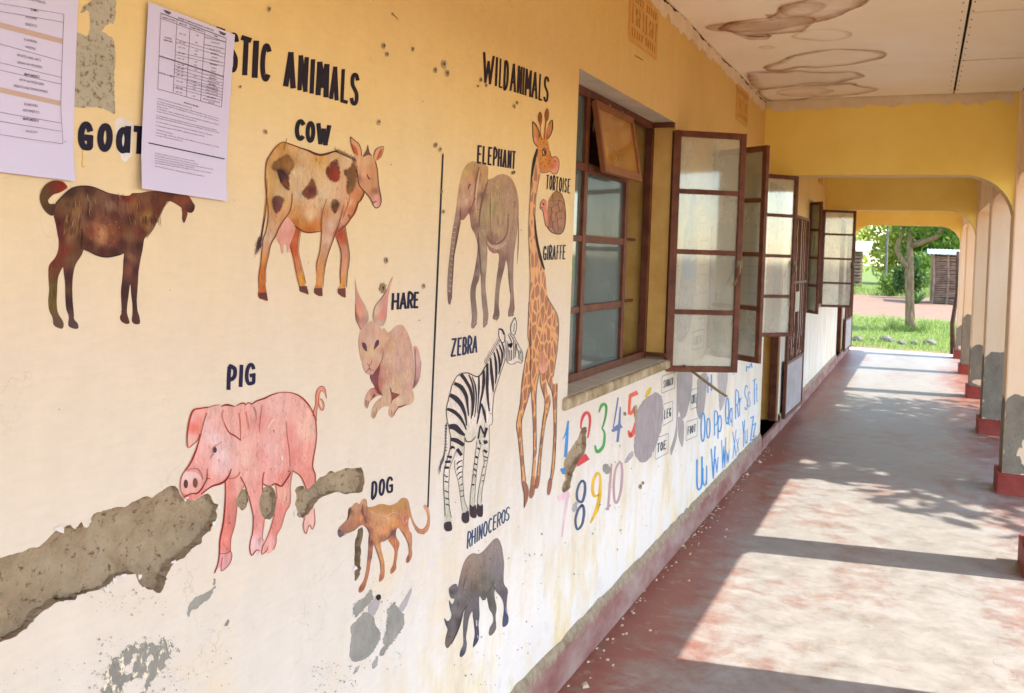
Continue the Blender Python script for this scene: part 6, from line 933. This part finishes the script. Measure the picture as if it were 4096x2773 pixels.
notice('exam_notice', 'white exam timetable sheet with a table, hanging over the goat', [(1308, 20), (2085, 315), (2009, 1809), (1220, 1694)], tl, tx, [], tp1, .005)

# ------------------------------------------------------------------ stains on the ceiling
tc5 = T(2200, 0, 2.247); tc6 = T(3000, 0, 1.748)
ST = [np.vstack([tc5("1515,255 1600,200 1700,185 1850,165 1990,150"), tc6("120,118 190,85 230,40 300,15 490,-20 800,-30 790,20 690,70 600,110 500,140 430,160 400,190 350,215 200,230 0,245"), tc5("2000,315 1850,322 1700,300 1600,275")]),
      tc6("110,465 220,420 300,385 450,355 600,340 760,345 900,350 960,370 930,400 850,420 700,445 560,460 450,470 350,465 230,485 150,490"), tc6("-10,505 100,500 250,495 330,490 450,500 620,500 720,500 800,525 720,550 600,575 450,580 330,590 200,610 60,620 0,560"), tc6("60,625 200,605 350,595 550,585 700,580 760,595 890,615 830,640 700,660 560,675 430,680 300,700 180,705 110,690"), tc6("200,645 260,615 380,608 520,615 585,632 500,655 380,668 260,665"), tc6("300,250 420,200 560,195 680,215 700,245 600,275 460,275"), tc6("-300,180 -200,160 -60,150 100,135 300,108 430,115 420,150 300,180 120,210 -100,215 -240,205"), tc6("75,322 110,314 158,322 120,332"), tc6("240,20 420,5 520,30 420,90 300,100 220,70")]
stn = []
for i, P in enumerate(ST):
    P = smooth(P, 5); w3 = onZ(P, CZ); q = w3[:, :2]; a_in = (.18, .02, .1, .06, .12, .01, .28, .06, .07)[i]; a_ed = (1.0, .95, .95, 1.0, .55, .4, .8, .4, .5)[i]; wd = (.03, .024, .028, .034, .02, .012, .022, .01, .02)[i]
    k = np.roll(q, -1, 0)-np.roll(q, 1, 0); k /= np.maximum(np.hypot(k[:, 0], k[:, 1]), 1e-9)[:, None]; nn = np.stack([-k[:, 1], k[:, 0]], 1)
    if inside((q+nn*.002)[:1], q)[0]: nn = -nn
    var = 1+.7*np.array([math.sin(j*.31+i)*math.sin(j*.11+2*i) for j in range(len(q))])
    q = q+nn*(.012*vnoise(q, 7, i+1)+.006*vnoise(q, 22, i+3))[:, None]; rings = [(q+nn*.013, 0), (q, a_ed*.9), (q-nn*(wd*.5*var)[:, None], a_ed*.55), (q-nn*(wd*2.0*var)[:, None], a_in)]
    n = len(q); V = []; Al = []; zz = CZ-.0062-i*.0004
    for r_, al in rings: V += [(x, y, zz) for x, y in r_]; Al += [al]*n
    Fs = [(j*n+m, j*n+(m+1) % n, (j+1)*n+(m+1) % n, (j+1)*n+m) for j in range(3) for m in range(n)]
    fv, ft = fill(rings[3][0], 0); b = len(V); V += [(x, y, zz) for x, y in fv]; Al += [a_in]*len(fv); Fs += [tuple(t+b) for t in ft]
    cc = np.ones((len(V), 4)); cc[:, 3] = Al; o = link('water_stain', mesh('s', V, Fs, cc), M_STAIN, ceil)
# crumbling crack where the wall meets the ceiling
us = np.arange(2.4, 7.37, .02); n = len(us); V = []
for i_, u in enumerate(us): d_ = max(0, .004+.006*math.sin(u*9)+.005*math.sin(u*31+1)+random.gauss(0, .0025)); c0 = CZ-.016+.006*math.sin(u*4.3); V += [(.0026, u, c0), (.0026, u, c0-d_)]
link('ceiling_crack', mesh('c', V, [(2*i_, 2*i_+1, 2*i_+3, 2*i_+2) for i_ in range(n-1)]), M_DARK, wall)
# nail heads of the boards
k = MB()
for y in np.arange(2.6, 7.3, .17):
    for x in (1.325, 1.375): k.box((x-.003, y, CZ-.0072), (x+.003, y+.006, CZ-.004))
k.build('board_nails', M_DARK, ceil, kind='stuff')
# plaster crumbs along the foot of the wall
V = []; Fs = []
M_CR = simple('plaster_crumbs', (206, 190, 160), (182, 160, 130), 30, .9)
for i in range(130):
    y = random.uniform(2.4, 8); x = .03+abs(random.gauss(0, .045))+(.15 if random.random() < .08 else 0); s = random.uniform(.002, .007)*(2.2 if random.random() < .06 else 1); a = random.uniform(0, 3.1); b = len(V)
    for sx, sy, sz in ((-1, -1, 0), (1, -.8, 0), (.9, 1, 0), (-1, .8, 0), (-.6, -.6, .7), (.6, -.5, .8), (.5, .6, .6), (-.6, .5, .7)):
        V.append((x+s*(sx*math.cos(a)-sy*math.sin(a)), y+s*1.4*(sx*math.sin(a)+sy*math.cos(a)), .0005+s*sz))
    Fs += [tuple(b+j for j in f) for f in ((4, 5, 6, 7), (0, 1, 5, 4), (1, 2, 6, 5), (2, 3, 7, 6), (3, 0, 4, 7))]
link('plaster_crumbs', mesh('c', V, Fs), M_CR, kind='stuff', label='crumbs of fallen plaster along the foot of the wall')

# ------------------------------------------------------------------ trees, huts and yard
def leaves(name, centres, n, size, mat, parent, seed=1, flat=.6):
    rg = np.random.default_rng(seed); cs = np.array([c[:3] for c in centres]); rs = np.array([c[3] for c in centres]); pr = rs**2/np.sum(rs**2)
    i = rg.choice(len(cs), n, p=pr); d = rg.normal(0, 1, (n, 3)); d /= np.linalg.norm(d, axis=1)[:, None]; P = cs[i]+d*(rs[i]*rg.random(n)**.45)[:, None]*np.array([1, 1, flat])
    a = rg.normal(0, 1, (n, 3)); a /= np.linalg.norm(a, axis=1)[:, None]; b = np.cross(a, rg.normal(0, 1, (n, 3))); b /= np.linalg.norm(b, axis=1)[:, None]; s = size*rg.uniform(.6, 1.4, n)[:, None]
    V = np.stack([P-a*s, P+b*s*.45, P+a*s, P-b*s*.45], 1).reshape(-1, 3); return link(name, mesh(name, V, np.arange(n*4).reshape(-1, 4)), mat, parent)
ML1 = mat_leaf('leaf_mid_green', (70, 104, 34), (128, 150, 56)); ML2 = mat_leaf('leaf_yellow_green', (150, 164, 62), (206, 204, 96)); ML3 = mat_leaf('leaf_deep_green', (52, 86, 40), (96, 128, 58)); ML4 = mat_leaf('grass_blades', (108, 132, 56), (178, 190, 104))
def tree(loc, label, trunk, limbs, blobs, n, size, mat, group=None, seed=1, flat=.7):
    t_ = thing('tree', label, 'tree', loc, group); k = MB(); k.tube(trunk[0], trunk[1], 12); k.build('trunk', M_BARK, t_, sm=True)
    for P, r in limbs: k = MB(); k.tube(P, r, 8); k.build('limb', M_BARK, t_, sm=True)
    leaves('crown', blobs, n, size, mat, t_, seed, flat); return t_
tree((.97, 26.6, -.2), 'slim forked tree standing in the grass at the veranda end', ([(0, 0, -.1), (-.03, 0, .3), (-.06, 0, .9), (-.1, .02, 1.5), (-.1, .05, 1.95), (-.13, .05, 2.5), (-.12, .1, 3.2)], [.18, .125, .11, .12, .09, .08, .06]),
     [([(-.1, 0, 1.68), (-.3, 0, 1.92), (-.44, 0, 2.18), (-.4, 0, 2.4), (-.3, 0, 2.7), (-.34, 0, 3.1)], [.08, .07, .06, .05, .05]), ([(-.1, .05, 2.3), (.2, -.1, 2.42), (.5, -.2, 2.55), (.8, -.3, 3.0), (1.3, -.3, 3.6)], [.09, .08, .07, .05]), ([(-.12, .1, 2.9), (-.7, .2, 3.5), (-1.3, .2, 3.9)], [.07, .05, .03])],
     [(-.2, 0, 2.95, .62), (.6, -.2, 3.0, .62), (1.25, 0, 2.75, .6), (1.9, .1, 3.2, .8), (-1.0, .2, 3.35, .65), (.3, .2, 3.7, 1.1), (-1.6, .3, 4.2, 1.0), (1.4, .2, 4.2, 1.2), (-.2, 0, 4.9, 1.2)], 5200, .085, ML1, seed=3)
# the tree beyond the arcade whose shade dapples the floor
tree((5.9, 9.9, -.2), 'broad tree in the yard beside the veranda, shading its floor', ([(0, 0, -.1), (.05, 0, .9), (.0, .1, 1.9), (.1, .0, 2.8), (.0, 0, 3.6)], [.3, .22, .2, .16, .12]),
     [([(.05, 0, 2.4), (-.7, .4, 3.3), (-1.5, .9, 4.0), (-2.4, 1.2, 4.6)], [.12, .09, .05, .02]), ([(.05, 0, 2.5), (.2, -.9, 3.4), (-.2, -2.0, 4.3), (-.6, -3.0, 5.0)], [.12, .09, .05, .02]), ([(.1, 0, 2.9), (.9, .6, 3.8), (1.6, 1.1, 4.6)], [.1, .07, .03]), ([(0, 0, 3.4), (-.6, -.6, 4.4), (-1.2, -1.4, 5.4)], [.09, .06, .02]), ([(0, 0, 3.4), (.1, 1.2, 4.4), (-.2, 2.2, 5.4)], [.09, .06, .02])],
     [(-1.9, .9, 4.3, 1.0), (-.6, -1.9, 4.6, 1.1), (.3, .3, 5.0, 1.3), (-1.0, -.6, 5.2, 1.2), (-.4, 1.9, 5.2, 1.1), (1.3, .8, 4.8, 1.1), (-1.8, -1.4, 5.7, .9), (.3, -1.0, 6.1, 1.1), (-2.2, 2.0, 4.6, .7), (-1.2, -.4, 4.2, .9), (-2.0, -.6, 4.7, .9), (-1.3, .5, 5.6, 1.1), (-2.3, .4, 5.2, .8)], 7600, .12, ML1, seed=9)
for i, (x, y, r, h_, mt, lab) in enumerate(((-5.5, 74, 3.2, 5.0, ML2, 'yellow-green tree behind the left tin-roofed hut'), (-1.6, 82, 3.0, 5.6, ML2, 'bright yellow-green tree far behind the forked trunk'), (2.4, 78, 3.4, 5.6, ML1, 'green tree behind the stick-walled hut'), (6.5, 84, 4.0, 6.0, ML1, 'tall green tree at the far right behind the columns'), (-10, 90, 4.5, 7, ML1, 'large green tree far behind the left hut'))):
    rg = np.random.default_rng(40+i); bl = [(rg.normal(0, r*.5), rg.normal(0, r*.4), h_*.62+rg.normal(0, r*.42), r*.55) for _ in range(9)]
    tree((x, y, -.2), lab, ([(0, 0, -.1), (.1, 0, h_*.3), (0, .1, h_*.6)], [.3, .2, .12]), [([(0, 0, h_*.3), (.8, 0, h_*.55)], [.14, .05])], bl, 3800, .22, mt, 'trees beyond the yard', 60+i, .9)
def bush(loc, r, h_, n, size, mat, label, seed):
    t_ = thing('bush', label, 'bush', loc, 'bushes in the yard'); rg = np.random.default_rng(seed)
    k = MB()
    for _ in range(5): a = rg.uniform(0, 6.28); k.tube([(0, 0, -.05), (.2*r*math.cos(a), .2*r*math.sin(a), h_*.4), (.5*r*math.cos(a), .5*r*math.sin(a), h_*.75)], [.03, .02, .01], 5)
    k.build('stems', M_BARK, t_); leaves('foliage', [(rg.normal(0, r*.4), rg.normal(0, r*.4), h_*rg.uniform(.25, .8), r*.55) for _ in range(7)], n, size, mat, t_, seed, .9)
def rosette(loc, n, ln, mat, label, seed):
    t_ = thing('spiky_plant', label, 'plant', loc, 'spiky plants in the yard'); rg = np.random.default_rng(seed); V = []; Fs = []
    for _ in range(n):
        a = rg.uniform(0, 6.28); el = rg.uniform(.35, 1.35); l = ln*rg.uniform(.7, 1.15); dx, dy = math.cos(a), math.sin(a); b = len(V)
        for s_, wd in ((0, .05), (.5, .06), (1, .004)):
            d_ = l*s_; z_ = d_*math.sin(el)-.25*l*s_*s_; x_ = d_*math.cos(el)
            V += [(dx*x_-dy*wd, dy*x_+dx*wd, z_), (dx*x_+dy*wd, dy*x_-dx*wd, z_)]
        Fs += [(b, b+1, b+3, b+2), (b+2, b+3, b+5, b+4)]
    link('leaves', mesh('r', V, Fs), mat, t_)
bush((-.2, 53, -.2), .9, 1.1, 700, .11, ML1, 'dark green bush just left of the stick hut', 5); bush((.5, 50, -.2), .9, 2.3, 1300, .12, ML3, 'dark green bush behind the forked trunk', 6); bush((-4.3, 52, -.2), 1.0, 1.3, 900, .11, ML1, 'low bush in front of the left tin-roofed hut', 7); bush((1.0, 60, -.2), 1.2, 2.6, 1200, .13, ML1, 'pale green bush between the trunk and the stick hut', 12)
for i, (x, y, n, l, lab) in enumerate(((-3.2, 48, 60, 1.5, 'spiky grey-green plant near the left tin-roofed hut'), (1.0, 44.5, 40, 1.0, 'spiky plant at the corner of the stick hut'), (-3.9, 47, 40, 1.1, 'spiky plant at the far left of the yard'))): rosette((x, y, -.2), n, l, ML3, lab, 80+i)
# hut of sticks with a tin roof
ht = thing('stick_hut', 'brown hut walled with crossed sticks under a pale tin roof', 'hut', (3.0, 45.6, -.2)); HW, HD, HH = 2.7, 2.4, 2.25
k = MB(); k.box((-HW/2, 0, 0), (HW/2, .14, HH)); k.box((-HW/2, .14, 0), (-HW/2+.14, HD, HH)); k.box((HW/2-.14, .14, 0), (HW/2, HD, HH)); k.box((-HW/2+.14, HD-.14, 0), (HW/2-.14, HD, HH)); k.build('mud_wall', M_MUD, ht)
rg = random.Random(4)
for i in range(26):
    z_ = .08+i*.083; tl_ = rg.uniform(-.09, .09); k = MB(); k.tube([(-HW/2-.03+rg.uniform(-.05, .08), -.05, z_), (-.2, -.07, z_+tl_*.4), (HW/2+.03, -.05, z_+tl_)], [.03, .036, .026], 6); k.build('stick', M_STICK, ht)
for x in (-HW/2, -.75, -.1, .5, 1.1): k = MB(); k.tube([(x, -.1, -.05), (x+.04, -.11, HH*.5), (x-.02, -.1, HH+.05)], .05, 7); k.build('post', M_STICK, ht)
for y_ in (.4, 1.0, 1.6, 2.2): k = MB(); k.tube([(-HW/2-.04, y_, -.05), (-HW/2-.05, y_, HH)], .05, 7); k.build('post', M_STICK, ht)
def tin(par, x0, x1, y0, y1, z0, z1):
    n = int((x1-x0)/.05); V = []; Fs = []
    for i in range(n+1):
        x = x0+(x1-x0)*i/n; dz = .018*math.sin(i*1.9)
        V += [(x, y0, z0+dz), (x, y1, z1+dz)]
    Fs = [(2*i, 2*i+2, 2*i+3, 2*i+1) for i in range(n)]; o = link('tin_roof', mesh('t', V, Fs, smooth_=True), M_TIN, par); s = o.modifiers.new('s', 'SOLIDIFY'); s.thickness = .012
tin(ht, -HW/2-.3, HW/2+.3, -.35, HD+.3, HH+.04, HH+.3)
h2 = thing('log_hut', 'low hut of pale stacked logs under a bright tin roof at the left', 'hut', (-4.2, 62, -.2)); k = MB(); k.box((-1.7, .1, 0), (1.7, 2.6, 2.5)); k.build('mud_wall', M_MUD, h2)
for i in range(11): k = MB(); k.tube([(-1.8, 0, .1+i*.22), (1.8, .02, .1+i*.22+rg.uniform(-.03, .03))], .09, 7); k.build('log', M_STICK, h2)
tin(h2, -2.4, 2.3, -.8, 3.2, 2.45, 3.2)
pl_ = thing('utility_pole', 'thin grey pole standing on the path beyond the tree', 'pole', (-1.15, 68, -.2)); k = MB(); k.tube([(0, 0, 0), (0, 0, 4.2)], [.09, .07], 8); k.build('shaft', M_STONE, pl_); k = MB(); k.box((-.3, -.05, 3.9), (.3, .05, 4.0)); k.build('crossarm', M_STICK, pl_)
pp = thing('wooden_post', 'dark leaning wooden post beside the last column', 'post', (1.8, 19.2, -.2)); k = MB(); k.tube([(.0, 0, 0), (-.04, 0, .7), (.02, .02, 1.3), (.0, 0, 2.1)], [.05, .04, .035, .03], 8); k.build('stem', simple('dark_wood', (70, 50, 40), (92, 68, 52), 9, .95), pp, sm=True)
def stone(loc, s, label, seed):
    bm = bmesh.new(); bmesh.ops.create_icosphere(bm, subdivisions=2, radius=1); rg = np.random.default_rng(seed)
    sx, sy, sz = s*rg.uniform(.8, 1.3), s*rg.uniform(.6, 1), s*rg.uniform(.5, .8)
    from mathutils import noise
    for v in bm.verts: f = 1+.28*noise.noise(v.co*1.6+Vector((seed, 0, 0))); v.co = Vector((v.co.x*sx*f, v.co.y*sy*f, v.co.z*sz*f))
    me = bpy.data.meshes.new('stone'); bm.to_mesh(me); bm.free(); o = link('yard_stone', me, M_STONE); o.location = loc; tag(o, label, 'stone', 'row of stones at the grass edge')
for i, x in enumerate((-.75, -.42, -.1, .22, .5, .83, 1.1, 1.42)): stone((x, 22.2+.25*math.sin(i*2.1), -.16), .095+.035*math.sin(i*3.7), ('leftmost', 'second', 'third', 'fourth', 'fifth', 'sixth', 'seventh', 'rightmost')[i]+' grey stone from the left in the row edging the grass', i)
gv = []; gf = []; rg = np.random.default_rng(11)
def blades(n, x0, x1, y0, y1, hmin, hmax, wd):
    for _ in range(n):
        x, y = rg.uniform(x0, x1), rg.uniform(y0, y1); h_ = rg.uniform(hmin, hmax)*(.5+abs(math.sin(x*2.3+1)*math.cos(y*1.1))); a = rg.uniform(0, 6.28); l = rg.normal(0, .35, 2)*h_; b = len(gv)
        gv.extend([(x-wd*math.cos(a), y-wd*math.sin(a), -.2), (x+wd*math.cos(a), y+wd*math.sin(a), -.2), (x+l[0], y+l[1], -.2+h_)]); gf.append((b, b+1, b+2))
blades(9000, -2.2, 3.2, 20.6, 31.2, .04, .15, .010); blades(2600, -6, 5, 52, 62, .15, .5, .03); blades(500, .4, 1.5, 26.0, 27.3, .15, .4, .016)
link('grass', mesh('g', gv, gf), ML4, kind='stuff', label='green grass growing beyond the veranda end')
